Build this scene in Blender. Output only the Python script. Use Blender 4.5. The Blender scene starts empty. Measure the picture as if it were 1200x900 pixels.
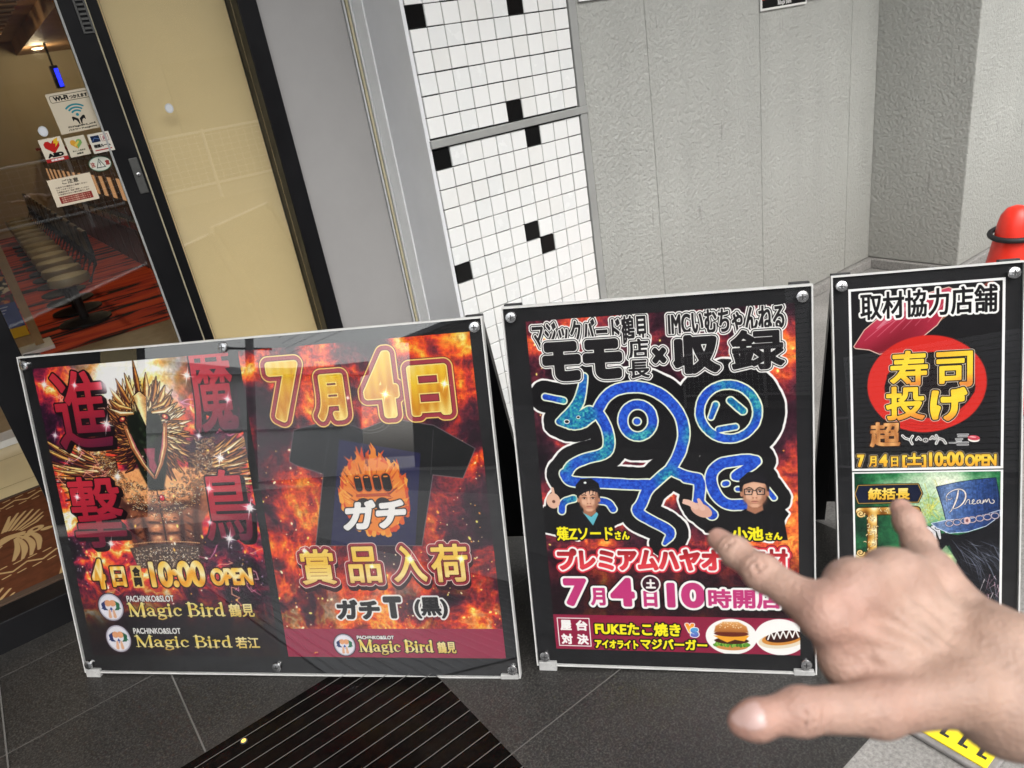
import bpy, bmesh, math, random
import numpy as np
from mathutils import Vector, Matrix
R = math.radians
scn = bpy.context.scene
col = scn.collection

# ------------------------------------------------------------------ camera
F_PX, YAW, PITCH, ROLL, EYE = 854.25, R(33.27), R(23.97), R(-9.746), 1.45
_F = np.array([math.sin(YAW)*math.cos(PITCH), math.cos(YAW)*math.cos(PITCH), -math.sin(PITCH)])
_Rt = np.array([math.cos(YAW), -math.sin(YAW), 0.0])
_Up = np.cross(_Rt, _F)
C_RIGHT = math.cos(ROLL)*_Rt + math.sin(ROLL)*_Up
C_UP = math.cos(ROLL)*_Up - math.sin(ROLL)*_Rt
cam_d = bpy.data.cameras.new('camera')
cam = bpy.data.objects.new('camera', cam_d); col.objects.link(cam)
cam_d.sensor_width = 36.0
cam_d.lens = F_PX/1200*36
cam_d.clip_start = 0.02; cam_d.clip_end = 400
m3 = Matrix((tuple(C_RIGHT), tuple(C_UP), tuple(-_F))).transposed()
cam.matrix_world = Matrix.Translation((0, 0, EYE)) @ m3.to_4x4()
cam_d.dof.use_dof = True
cam_d.dof.focus_distance = 1.85
cam_d.dof.aperture_fstop = 8.5
scn.camera = cam

# ------------------------------------------------------------------ daylight (bright overcast street)
SUN_EL, SUN_AZ = R(52), R(196)       # azimuth clockwise from +Y; the light comes from the street side
w = bpy.data.worlds.new('World'); scn.world = w; w.use_nodes = True
nt = w.node_tree; nt.nodes.clear()
sky = nt.nodes.new('ShaderNodeTexSky'); sky.sky_type = 'NISHITA'; sky.sun_disc = False
sky.sun_elevation = SUN_EL; sky.sun_rotation = SUN_AZ
sky.air_density = 1.4; sky.dust_density = 4.0
hs = nt.nodes.new('ShaderNodeHueSaturation'); hs.inputs['Saturation'].default_value = 0.22
bg = nt.nodes.new('ShaderNodeBackground'); bg.inputs[1].default_value = 0.15
wo = nt.nodes.new('ShaderNodeOutputWorld')
nt.links.new(sky.outputs[0], hs.inputs['Color']); nt.links.new(hs.outputs[0], bg.inputs[0]); nt.links.new(bg.outputs[0], wo.inputs[0])
sun_d = bpy.data.lights.new('sun', 'SUN'); sun_d.energy = 0.6; sun_d.angle = R(70); sun_d.color = (1, .97, .92)
sun = bpy.data.objects.new('sun', sun_d); col.objects.link(sun)
sd = Vector((math.sin(SUN_AZ)*math.cos(SUN_EL), math.cos(SUN_AZ)*math.cos(SUN_EL), math.sin(SUN_EL)))
sun.rotation_euler = sd.to_track_quat('Z', 'Y').to_euler()
scn.view_settings.view_transform = 'Standard'; scn.view_settings.look = 'None'
scn.view_settings.gamma = 1.0; scn.view_settings.use_curve_mapping = False
scn.view_settings.exposure = 1.2
scn.cycles.use_denoising = True
scn.cycles.max_bounces = 10; scn.cycles.transparent_max_bounces = 16
scn.cycles.sample_clamp_indirect = 6.0

# ------------------------------------------------------------------ helpers
def tag(o, label, cat, group=None, kind=None):
    o['label'] = label; o['category'] = cat
    if group: o['group'] = group
    if kind: o['kind'] = kind
    return o
def structure(o):
    o['kind'] = 'structure'; return o
def empty(name, loc=(0, 0, 0), rz=0.0, mat=None):
    o = bpy.data.objects.new(name, None); col.objects.link(o)
    o.empty_display_size = .05
    if mat is not None: o.matrix_world = mat
    else:
        o.location = loc; o.rotation_euler = (0, 0, rz)
    return o
def copy_tree(o, parent=None):
    c = o.copy(); col.objects.link(c)
    if parent is not None: c.parent = parent
    for ch in list(o.children): copy_tree(ch, c)
    return c

class MB:
    """collects shapes, builds ONE mesh object"""
    def __init__(s): s.v = []; s.f = []; s.uv = {}; s.mi = []
    def add(s, vs, fs, mi=0):
        n = len(s.v); s.v += [tuple(map(float, p)) for p in vs]
        for f in fs: s.f.append([n+i for i in f]); s.mi.append(mi)
        return s
    def box(s, a, b, mi=0, bev=0.0):
        x0, y0, z0 = a; x1, y1, z1 = b
        if bev <= 0:
            vs = [(x0,y0,z0),(x1,y0,z0),(x1,y1,z0),(x0,y1,z0),(x0,y0,z1),(x1,y0,z1),(x1,y1,z1),(x0,y1,z1)]
            return s.add(vs, [(0,3,2,1),(4,5,6,7),(0,1,5,4),(1,2,6,5),(2,3,7,6),(3,0,4,7)], mi)
        bm = bmesh.new(); bmesh.ops.create_cube(bm, size=1)
        for v in bm.verts: v.co = Vector(((x0+x1)/2+v.co.x*(x1-x0), (y0+y1)/2+v.co.y*(y1-y0), (z0+z1)/2+v.co.z*(z1-z0)))
        bmesh.ops.bevel(bm, geom=bm.edges[:], offset=bev, segments=2, affect='EDGES', profile=.5)
        s.addbm(bm, mi); return s
    def addbm(s, bm, mi=0):
        bm.verts.index_update()
        s.add([v.co for v in bm.verts], [[v.index for v in f.verts] for f in bm.faces], mi); bm.free()
    def quad(s, pts, mi=0, uv=False):
        s.add(pts, [(0, 1, 2, 3)], mi)
        if uv: s.uv[len(s.f)-1] = [(0,0),(1,0),(1,1),(0,1)]
        return s
    def lathe(s, prof, n=24, mi=0, c=(0,0,0), axis='z', cap=True):
        vs = []; fs = []
        for r, z in prof:
            for k in range(n):
                a = 2*math.pi*k/n; p = (r*math.cos(a), r*math.sin(a), z)
                if axis == 'y': p = (p[0], p[2], p[1])
                if axis == 'x': p = (p[2], p[0], p[1])
                vs.append((p[0]+c[0], p[1]+c[1], p[2]+c[2]))
        for i in range(len(prof)-1):
            for k in range(n):
                q = (i*n+k, i*n+(k+1)%n, (i+1)*n+(k+1)%n, (i+1)*n+k)
                fs.append(q)
        if cap:
            fs.append(tuple(range(n))[::-1]); fs.append(tuple(range((len(prof)-1)*n, len(prof)*n)))
        return s.add(vs, fs, mi)
    def tube(s, pts, r, n=10, mi=0, closed=False):
        pts = [Vector(p) for p in pts]; vs = []; fs = []; N = len(pts)
        up = Vector((0, 0, 1))
        for i, p in enumerate(pts):
            a = pts[(i-1) % N] if (closed or i > 0) else p
            b = pts[(i+1) % N] if (closed or i < N-1) else p
            t = (b-a).normalized()
            u = t.cross(up if abs(t.z) < .95 else Vector((1, 0, 0))).normalized(); q = t.cross(u)
            rr = r[i] if isinstance(r, (list, tuple)) else r
            for k in range(n):
                an = 2*math.pi*k/n; vs.append(p+u*math.cos(an)*rr+q*math.sin(an)*rr)
        for i in range(N if closed else N-1):
            for k in range(n):
                j = (i+1) % N
                fs.append((i*n+k, i*n+(k+1)%n, j*n+(k+1)%n, j*n+k))
        if not closed:
            fs.append(tuple(range(n))[::-1]); fs.append(tuple(range((N-1)*n, N*n)))
        return s.add(vs, fs, mi)
    def build(s, name, mats, parent=None, smooth=False, bevel=0.0):
        me = bpy.data.meshes.new(name); me.from_pydata(s.v, [], s.f)
        if not isinstance(mats, (list, tuple)): mats = [mats]
        for m in mats: me.materials.append(m)
        me.polygons.foreach_set('material_index', s.mi)
        if s.uv:
            L = me.uv_layers.new(name='UVMap')
            for fi, q in s.uv.items():
                for li, t in zip(me.polygons[fi].loop_indices, q): L.data[li].uv = t
        bm = bmesh.new(); bm.from_mesh(me); bmesh.ops.recalc_face_normals(bm, faces=bm.faces) if not s.uv else None
        bm.to_mesh(me); bm.free()
        me.update()
        if smooth:
            me.polygons.foreach_set('use_smooth', [True]*len(me.polygons))
            try: me.set_sharp_from_angle(angle=R(40))
            except Exception: pass
        o = bpy.data.objects.new(name, me); col.objects.link(o)
        if parent is not None: o.parent = parent
        if bevel:
            b = o.modifiers.new('bevel', 'BEVEL'); b.width = bevel; b.segments = 2; b.limit_method = 'ANGLE'
        return o

# ------------------------------------------------------------------ materials
def newmat(name):
    m = bpy.data.materials.new(name); m.use_nodes = True
    return m, m.node_tree, m.node_tree.nodes['Principled BSDF']
def N(nt, t, **kw):
    n = nt.nodes.new(t)
    for k, v in kw.items():
        if k in n.inputs: n.inputs[k].default_value = v
        else: setattr(n, k, v)
    return n
def pm(name, c, rough=.5, metal=0.0, var=.12, scale=8.0, bump=0.0, bscale=60.0, coat=0.0, spec=.5, rvar=.15, dist=.001):
    m, nt, b = newmat(name)
    b.inputs['Metallic'].default_value = metal
    b.inputs['Coat Weight'].default_value = coat; b.inputs['Coat Roughness'].default_value = .08
    b.inputs['Specular IOR Level'].default_value = spec
    tc = N(nt, 'ShaderNodeTexCoord')
    n1 = N(nt, 'ShaderNodeTexNoise', Scale=scale, Detail=6.0, Roughness=.62)
    nt.links.new(tc.outputs['Object'], n1.inputs['Vector'])
    mr = N(nt, 'ShaderNodeMapRange'); mr.inputs['From Min'].default_value = .3; mr.inputs['From Max'].default_value = .7
    mr.inputs['To Min'].default_value = 1-var; mr.inputs['To Max'].default_value = 1+var
    nt.links.new(n1.outputs['Fac'], mr.inputs['Value'])
    mx = N(nt, 'ShaderNodeMix', data_type='RGBA', blend_type='MULTIPLY'); mx.inputs['Factor'].default_value = 1
    mx.inputs['A'].default_value = (*c, 1)
    nt.links.new(mr.outputs[0], mx.inputs['B']); nt.links.new(mx.outputs['Result'], b.inputs['Base Color'])
    m2 = N(nt, 'ShaderNodeMapRange'); m2.inputs['To Min'].default_value = max(.02, rough-rvar); m2.inputs['To Max'].default_value = min(1, rough+rvar)
    n2 = N(nt, 'ShaderNodeTexNoise', Scale=scale*2.7, Detail=5.0)
    nt.links.new(tc.outputs['Object'], n2.inputs['Vector']); nt.links.new(n2.outputs['Fac'], m2.inputs['Value']); nt.links.new(m2.outputs[0], b.inputs['Roughness'])
    if bump:
        n3 = N(nt, 'ShaderNodeTexNoise', Scale=bscale, Detail=4.0)
        bp = N(nt, 'ShaderNodeBump', Strength=bump, Distance=dist)
        nt.links.new(tc.outputs['Object'], n3.inputs['Vector']); nt.links.new(n3.outputs['Fac'], bp.inputs['Height']); nt.links.new(bp.outputs[0], b.inputs['Normal'])
    return m
def glass_mat(name, base=.045, tint=(1, 1, 1), rough=0.0, gain=1.0):
    """thin clear sheet: see-through with a Schlick reflection"""
    m = bpy.data.materials.new(name); m.use_nodes = True; nt = m.node_tree; nt.nodes.clear()
    tr = N(nt, 'ShaderNodeBsdfTransparent'); tr.inputs[0].default_value = (*tint, 1)
    gl = N(nt, 'ShaderNodeBsdfGlossy', Roughness=rough); gl.inputs[0].default_value = (1, 1, 1, 1)
    lw = N(nt, 'ShaderNodeLayerWeight', Blend=.5)
    pw = N(nt, 'ShaderNodeMath', operation='POWER'); pw.inputs[1].default_value = 4.2
    ma = N(nt, 'ShaderNodeMath', operation='MULTIPLY_ADD'); ma.inputs[1].default_value = .9*gain; ma.inputs[2].default_value = base
    nt.links.new(lw.outputs['Facing'], pw.inputs[0]); nt.links.new(pw.outputs[0], ma.inputs[0])
    mx = N(nt, 'ShaderNodeMixShader'); out = N(nt, 'ShaderNodeOutputMaterial')
    nt.links.new(ma.outputs[0], mx.inputs[0]); nt.links.new(tr.outputs[0], mx.inputs[1]); nt.links.new(gl.outputs[0], mx.inputs[2])
    # faint smears
    nt.links.new(mx.outputs[0], out.inputs[0])
    return m
def emit_mat(name, c, s):
    m = bpy.data.materials.new(name); m.use_nodes = True; nt = m.node_tree; nt.nodes.clear()
    e = N(nt, 'ShaderNodeEmission', Strength=s); e.inputs[0].default_value = (*c, 1)
    out = N(nt, 'ShaderNodeOutputMaterial'); nt.links.new(e.outputs[0], out.inputs[0]); return m

def stucco_mat(name, c):
    m, nt, b = newmat(name); b.inputs['Roughness'].default_value = .75
    tc = N(nt, 'ShaderNodeTexCoord')
    n1 = N(nt, 'ShaderNodeTexNoise', Scale=1.6, Detail=7.0, Roughness=.65)
    mp = N(nt, 'ShaderNodeMapping'); mp.inputs['Scale'].default_value = (7, 7, .8)
    n2 = N(nt, 'ShaderNodeTexNoise', Scale=1.0, Detail=5.0)
    nt.links.new(tc.outputs['Object'], n1.inputs['Vector']); nt.links.new(tc.outputs['Object'], mp.inputs['Vector']); nt.links.new(mp.outputs[0], n2.inputs['Vector'])
    ad = N(nt, 'ShaderNodeMath', operation='ADD'); nt.links.new(n1.outputs['Fac'], ad.inputs[0]); nt.links.new(n2.outputs['Fac'], ad.inputs[1])
    cr = N(nt, 'ShaderNodeValToRGB'); e = cr.color_ramp.elements
    e[0].position = .36; e[0].color = (*[x*.88 for x in c], 1); e[1].position = .62; e[1].color = (*c, 1)
    hf = N(nt, 'ShaderNodeMath', operation='MULTIPLY'); hf.inputs[1].default_value = .5
    nt.links.new(ad.outputs[0], hf.inputs[0]); nt.links.new(hf.outputs[0], cr.inputs[0])
    # dark scuffs
    sc = N(nt, 'ShaderNodeTexNoise', Scale=9.0, Detail=3.0, Roughness=.8)
    nt.links.new(tc.outputs['Object'], sc.inputs['Vector'])
    th = N(nt, 'ShaderNodeMapRange'); th.inputs['From Min'].default_value = .70; th.inputs['From Max'].default_value = .78; th.inputs['To Max'].default_value = .55
    nt.links.new(sc.outputs['Fac'], th.inputs['Value'])
    mx = N(nt, 'ShaderNodeMix', data_type='RGBA'); mx.inputs['B'].default_value = (.12, .11, .10, 1)
    nt.links.new(th.outputs[0], mx.inputs['Factor']); nt.links.new(cr.outputs[0], mx.inputs['A']); nt.links.new(mx.outputs['Result'], b.inputs['Base Color'])
    m3_ = N(nt, 'ShaderNodeMapping'); m3_.inputs['Scale'].default_value = (26, 26, 3.2); m3_.inputs['Rotation'].default_value = (.12, .16, 0)
    s3 = N(nt, 'ShaderNodeTexNoise', Scale=1.0, Detail=2.0, Roughness=.4)
    nt.links.new(tc.outputs['Object'], m3_.inputs['Vector']); nt.links.new(m3_.outputs[0], s3.inputs['Vector'])
    t3 = N(nt, 'ShaderNodeMapRange'); t3.inputs['From Min'].default_value = .735; t3.inputs['From Max'].default_value = .775; t3.inputs['To Max'].default_value = .45
    nt.links.new(s3.outputs['Fac'], t3.inputs['Value'])
    mx3 = N(nt, 'ShaderNodeMix', data_type='RGBA'); mx3.inputs['B'].default_value = (.16, .155, .15, 1)
    nt.links.new(t3.outputs[0], mx3.inputs['Factor']); nt.links.new(mx.outputs['Result'], mx3.inputs['A'])
    sx = N(nt, 'ShaderNodeSeparateXYZ'); nt.links.new(tc.outputs['Object'], sx.inputs[0])
    zz = N(nt, 'ShaderNodeMapRange'); zz.inputs['From Min'].default_value = .05; zz.inputs['From Max'].default_value = .75; zz.inputs['To Min'].default_value = .62; zz.inputs['To Max'].default_value = 0
    nt.links.new(sx.outputs['Z'], zz.inputs['Value'])
    pz = N(nt, 'ShaderNodeMath', operation='MULTIPLY'); nt.links.new(zz.outputs[0], pz.inputs[0]); nt.links.new(ad.outputs[0], pz.inputs[1])
    p2 = N(nt, 'ShaderNodeMath', operation='MULTIPLY'); p2.inputs[1].default_value = .8; p2.use_clamp = True; nt.links.new(pz.outputs[0], p2.inputs[0])
    mx4 = N(nt, 'ShaderNodeMix', data_type='RGBA'); mx4.inputs['B'].default_value = (.21, .20, .175, 1)
    nt.links.new(p2.outputs[0], mx4.inputs['Factor']); nt.links.new(mx3.outputs['Result'], mx4.inputs['A']); nt.links.new(mx4.outputs['Result'], b.inputs['Base Color'])
    # orange-peel plaster
    v1 = N(nt, 'ShaderNodeTexNoise', Scale=58.0, Detail=4.0, Roughness=.6, Distortion=.25)
    nt.links.new(tc.outputs['Object'], v1.inputs['Vector'])
    bp = N(nt, 'ShaderNodeBump', Strength=.95, Distance=.0105)
    nt.links.new(v1.outputs['Fac'], bp.inputs['Height']); nt.links.new(bp.outputs[0], b.inputs['Normal'])
    return m
def speck_mat(name, base, lo, hi, scale=260.0, rough=.6, stain=.3, sscale=3.0):
    m, nt, b = newmat(name)
    tc = N(nt, 'ShaderNodeTexCoord')
    n1 = N(nt, 'ShaderNodeTexNoise', Scale=scale, Detail=3.0, Roughness=.7)
    n2 = N(nt, 'ShaderNodeTexNoise', Scale=sscale, Detail=8.0, Roughness=.6)
    for n in (n1, n2): nt.links.new(tc.outputs['Object'], n.inputs['Vector'])
    cr = N(nt, 'ShaderNodeValToRGB'); e = cr.color_ramp.elements
    e[0].position = .34; e[0].color = (*lo, 1); e[1].position = .68; e[1].color = (*hi, 1)
    k = e.new(.5); k.color = (*base, 1)
    nt.links.new(n1.outputs['Fac'], cr.inputs[0])
    mr = N(nt, 'ShaderNodeMapRange'); mr.inputs['From Min'].default_value = .3; mr.inputs['From Max'].default_value = .7
    mr.inputs['To Min'].default_value = 1-stain; mr.inputs['To Max'].default_value = 1+stain
    nt.links.new(n2.outputs['Fac'], mr.inputs['Value'])
    mx = N(nt, 'ShaderNodeMix', data_type='RGBA', blend_type='MULTIPLY'); mx.inputs['Factor'].default_value = 1
    nt.links.new(cr.outputs[0], mx.inputs['A']); nt.links.new(mr.outputs[0], mx.inputs['B']); nt.links.new(mx.outputs['Result'], b.inputs['Base Color'])
    r2 = N(nt, 'ShaderNodeMapRange'); r2.inputs['To Min'].default_value = rough-.12; r2.inputs['To Max'].default_value = min(1, rough+.15)
    nt.links.new(n2.outputs['Fac'], r2.inputs['Value']); nt.links.new(r2.outputs[0], b.inputs['Roughness'])
    bp = N(nt, 'ShaderNodeBump', Strength=.25, Distance=.0015); nt.links.new(n1.outputs['Fac'], bp.inputs['Height']); nt.links.new(bp.outputs[0], b.inputs['Normal'])
    return m
def img_mat(name, img, rough=.4, spec=.12):
    m, nt, b = newmat(name)
    t = N(nt, 'ShaderNodeTexImage'); t.image = img; t.extension = 'EXTEND'; t.interpolation = 'Cubic'
    pk = N(nt, 'ShaderNodeMix', data_type='RGBA', blend_type='MULTIPLY'); pk.inputs['Factor'].default_value = 1; pk.inputs['B'].default_value = (.80, .80, .79, 1)   # ink on paper
    nt.links.new(t.outputs[0], pk.inputs['A']); nt.links.new(pk.outputs['Result'], b.inputs['Base Color']); b.inputs['Roughness'].default_value = rough; b.inputs['Specular IOR Level'].default_value = spec
    return m

M = dict(
    black_metal=pm('black_metal', (.007, .007, .008), .38, .0, .2, 6, spec=.22),
    black_board=pm('black_board', (.010, .010, .011), .5, 0, .25, 10, spec=.15),
    alu=pm('aluminium', (.66, .67, .67), .45, .35, .06, 12),
    lock=pm('dull_metal', (.085, .085, .08), .45, .3, .15, 30),
    white_edge=pm('sign_edge', (.50, .50, .485), .4, .0, .1, 20),
    steel_panel=pm('grey_steel_panel', (.37, .36, .352), .5, .1, .05, 3, rvar=.08),
    dark_return=pm('grey_return', (.70, .71, .725), .5, 0, .06, 3),
    gasket=pm('cream_gasket', (.5, .45, .3), .6),
    cream=pm('cream_wall', (.82, .63, .345), .6, 0, .05, 2),
    chrome=pm('chrome', (.62, .62, .62), .22, 1.0, .1, 90, bump=.5, bscale=300),
    clip=pm('acrylic_clip', (.36, .36, .35), .3, 0, .15, 40),
    rubber=pm('black_rubber', (.012, .012, .013), .6),
    concrete=speck_mat('concrete', (.22, .21, .195), (.155, .15, .14), (.28, .27, .255), 120, .85, .28, 2.2),
    granite=speck_mat('dark_floor_tile', (.021, .0198, .0182), (.007, .0067, .0062), (.058, .055, .050), 200, .42, .22, 3),
    polished=speck_mat('polished_stone', (.003, .0026, .0023), (.002, .002, .002), (.006, .005, .0045), 90, .14, .4, 6),
    joint=pm('tile_joint', (.095, .092, .085), .8),
    groove=pm('groove_line', (.095, .092, .088), .6),
    stucco=stucco_mat('grey_stucco', (.395, .40, .37)),
    light_strip=pm('light_strip', (.80, .81, .81), .5, 0, .05, 10),
    trim=pm('grey_trim', (.34, .345, .33), .5, .2, .08, 8),
    white_tile2=pm('white_glazed_tile_warm', (.775, .775, .75), .2, 0, .025, 9, coat=.2, rvar=.08),
    white_tile3=pm('white_glazed_tile_cool', (.77, .78, .765), .26, 0, .025, 9, coat=.2, rvar=.08),
    white_tile=pm('white_glazed_tile', (.80, .803, .785), .22, 0, .03, 1.5, coat=.2, rvar=.06),
    black_tile=pm('black_glazed_tile', (.006, .006, .006), .15, 0, .1, 4, spec=.25, rvar=.05),
    grout=pm('dark_grout', (.03, .03, .028), .85),
    door_glass=glass_mat('door_glass', .06, (.95, .96, .95)),
    acrylic=glass_mat('acrylic_sheet', .018, (.98, .98, .98), gain=.8),
    acrylic_glossy=glass_mat('glossy_acrylic_sheet', .09, (.98, .98, .98), gain=.8),
    red_plastic=pm('red_plastic', (.80, .035, .018), .38, 0, .12, 9, rvar=.1),
    yellow_paint=pm('yellow_paint', (.80, .62, .015), .45, 0, .08, 30),
    dark_paint=pm('black_paint', (.02, .02, .02), .5),
    grey_rubber=pm('grey_rubber', (.20, .19, .18), .75, 0, .25, 40),
    wood=pm('brown_wood', (.20, .10, .045), .5, 0, .3, 4),
    tan_wood=pm('tan_wood', (.30, .18, .075), .5, 0, .2, 8),
    soffit=pm('soffit_board', (.42, .24, .12), .6, 0, .15, 3),
    floor_cream=pm('cream_floor', (.62, .52, .30), .35, 0, .06, 3),
    floor_beige=pm('beige_floor', (.30, .23, .14), .4, 0, .1, 6),
    inner_wall=pm('inner_wall', (.55, .48, .33), .7, 0, .05, 1),
    seat_cream=pm('cream_vinyl', (.34, .29, .165), .4, 0, .1, 10),
    white_print=pm('white_paper', (.78, .78, .76), .6, 0, .03),
    mach_black=pm('machine_black', (.02, .018, .02), .3, 0, .3, 10),
)

M['polished'].node_tree.nodes['Principled BSDF'].inputs['Specular IOR Level'].default_value = .22
# ------------------------------------------------------------------ the setting
def plane(name, x0, y0, x1, y1, z, m, kind=True):
    o = MB().quad([(x0, y0, z), (x1, y0, z), (x1, y1, z), (x0, y1, z)]).build(name, m)
    return structure(o) if kind else o
plane('ground', -150, -150, 150, 150, 0, M['concrete'])
plane('road', -60, -8.2, 60, -2.6, .004, speck_mat('asphalt', (.055, .055, .056), (.03, .03, .03), (.10, .10, .10), 90, .85, .25, 1.5))
o = MB(); o.quad([(-14, -2.6, .004), (.98, -2.6, .004), (.98, .555, .004), (-14, .555, .004)]); o.quad([(-6, .555, .004), (1.72, .555, .004), (1.72, 2.2, .004), (-6, 2.2, .004)]); o.quad([(-6, 2.2, .004), (1.287, 2.2, .004), (1.287, 2.5, .004), (-6, 2.5, .004)])
structure(o.build('pavement', M['granite']))
j = MB()
for x in (-4.02, -3.47, -2.92, -2.37, -1.82, -1.27, -.985, -.433, -.021, 1.08): j.quad([(x-.0022, 1.62, .0075), (x+.0022, 1.62, .0075), (x+.0022, 2.49, .0075), (x-.0022, 2.49, .0075)] if x < .5 else [(x-.0015, 1.075, .0075), (x+.0015, 1.075, .0075), (x+.0015, 2.19, .0075), (x-.0015, 2.19, .0075)])
for y, x0, x1 in ((2.012, -6, 1.08), (1.071, .53, 1.72), (1.53, .53, 1.72), (2.37, -6, 1.287)): j.quad([(x0, y-.0016, .0085), (x1, y-.0016, .0085), (x1, y+.0016, .0085), (x0, y+.0016, .0085)])
structure(j.build('pavement_joints', M['joint']))
# polished grooved stone strip in the floor
st = MB().quad([(-6, .555, .0075), (.53, .555, .0075), (.53, 1.618, .0075), (-6, 1.618, .0075)]).build('path', M['polished']); structure(st)
g = MB(); y = 1.588
while y > .58:
    g.quad([(-6, y-.0011, .010), (.53, y-.0011, .010), (.53, y+.0011, .010), (-6, y+.0011, .010)]); y -= .0432
structure(g.build('path_grooves', M['groove']))

# tiled pier between the shop front and the plastered wall
def tiled_wall():
    root = empty('tiled_wall', (1.287, 2.2, 0)); tag(root, 'white square-tiled pier with scattered black tiles and a slim grey ledge', 'wall')
    P = .066; PV = .0665; rng = random.Random(7)
    bk = MB().box((0, .012, 0), (.664, .3, 3.2)); bk.build('backing', M['grout'], root)
    blk = {(0, 5), (6, 5), (5, 0), (3, 11), (8, 14), (0, 18)}; blk2 = {(6, 0), (0, 0), (5, 5), (6, 6), (0, 6)}
    for nm, z0, sgn, rows, bl in (('upper_tiles', 1.2395, 1, 29, blk), ('lower_tiles', 1.2045, -1, 18, blk2)):
        t = MB()
        for r in range(rows):
            for c in range(10):
                za = z0+sgn*r*PV+(.0 if sgn > 0 else -PV); dy = rng.uniform(-.0009, .0009); jx, jz = rng.uniform(-.0006, .0006), rng.uniform(-.0006, .0006)
                bm = bmesh.new(); bmesh.ops.create_cube(bm, size=1)
                ty, tx = rng.uniform(-.012, .012), rng.uniform(-.012, .012)
                for v in bm.verts:
                    v.co = Vector(((v.co.x)*.0624, v.co.y*.014, v.co.z*.0629)); v.co.y += v.co.x*ty+v.co.z*tx
                    v.co += Vector((.002+P*c+P/2+jx, .0065+dy, za+PV/2+jz))
                bmesh.ops.bevel(bm, geom=bm.edges[:], offset=.0011, segments=1, affect='EDGES')
                t.addbm(bm, 1 if (c, r) in bl else rng.choice((0, 0, 0, 2, 3)))
        t.build(nm, [M['white_tile'], M['black_tile'], M['white_tile2'], M['white_tile3']], root)
    MB().box((-.003, -.010, 1.209), (.702, .02, 1.235), bev=.002).build('ledge', M['trim'], root)
    MB().box((.665, -.006, 0), (.699, .2, 1.2085), bev=.002).box((.665, -.006, 1.2355), (.699, .2, 3.2), bev=.002).build('edge_trim', M['trim'], root)
tiled_wall()
def plaster_wall():
    root = empty('plastered_wall', (1.99, 2.2, 0)); tag(root, 'rough grey plastered wall of tall panels behind the signs', 'wall')
    xs = [0, .352, 1.072, 1.82, 2.07]
    for a, b in zip(xs[:-1], xs[1:]):
        MB().box((a+.0022, 0, .058), (b-.0022, .12, 3.2), bev=.003).build('wall_panel', M['stucco'], root)
    MB().box((0, .004, .058), (2.07, .14, 3.19)).build('panel_joint', pm('grey_sealant', (.30, .30, .28), .8), root)
    MB().box((0, -.03, 0), (2.068, .1, .054), bev=.006).build('kerb', M['concrete'], root)
plaster_wall()
def side_wall():
    root = empty('side_wall', (4.06, 1.71, 0)); tag(root, 'projecting grey plastered corner behind the red cone, its left flank darker', 'wall')
    MB().box((0, 0, .06), (4.5, .62, 3.2), bev=.006).build('plaster', M['stucco'], root)
    MB().box((-.02, -.02, 0), (4.5, .6, .057), bev=.006).build('kerb', M['concrete'], root)
side_wall()
# unseen upper storey; its overhang is added to cut daylight on the front
up = MB().box((-7, .7, 3.2), (9, 2.9, 8.0)); up.box((-6, 2.45, 2.42), (1.286, 2.75, 3.199))
tag(up.build('added_upper_overhang', pm('facade_panel', (.22, .22, .22), .5, .2, .05, 2)), 'dark plain upper front of the building, unseen, its overhang added to shade the entrance', 'wall')

# steel pier and return
def steel_pier():
    root = empty('steel_pier', (.945, 2.5, 0)); tag(root, 'smooth grey steel door pier between black frame and tiled pier', 'pillar')
    MB().box((.001, .02, .0), (.292, .2, 2.419), bev=.002).build('face_panel', M['steel_panel'], root)
    MB().box((.294, .014, 0), (.300, .2, 2.419)).build('edge_bead', M['alu'], root)
    MB().box((.304, .012, 0), (.312, .2, 2.419)).build('gasket', M['gasket'], root)
    MB().box((.314, .004, 0), (.3225, .2, 2.419), bev=.002).build('edge_strip', M['alu'], root)
    MB().box((.3235, -.062, 0), (.3415, .2, 2.419), bev=.002).build('corner_post', M['light_strip'], root)
    MB().box((.328, -.2985, 0), (.3415, -.064, 2.419)).build('return_panel', M['dark_return'], root)
steel_pier()

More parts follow.
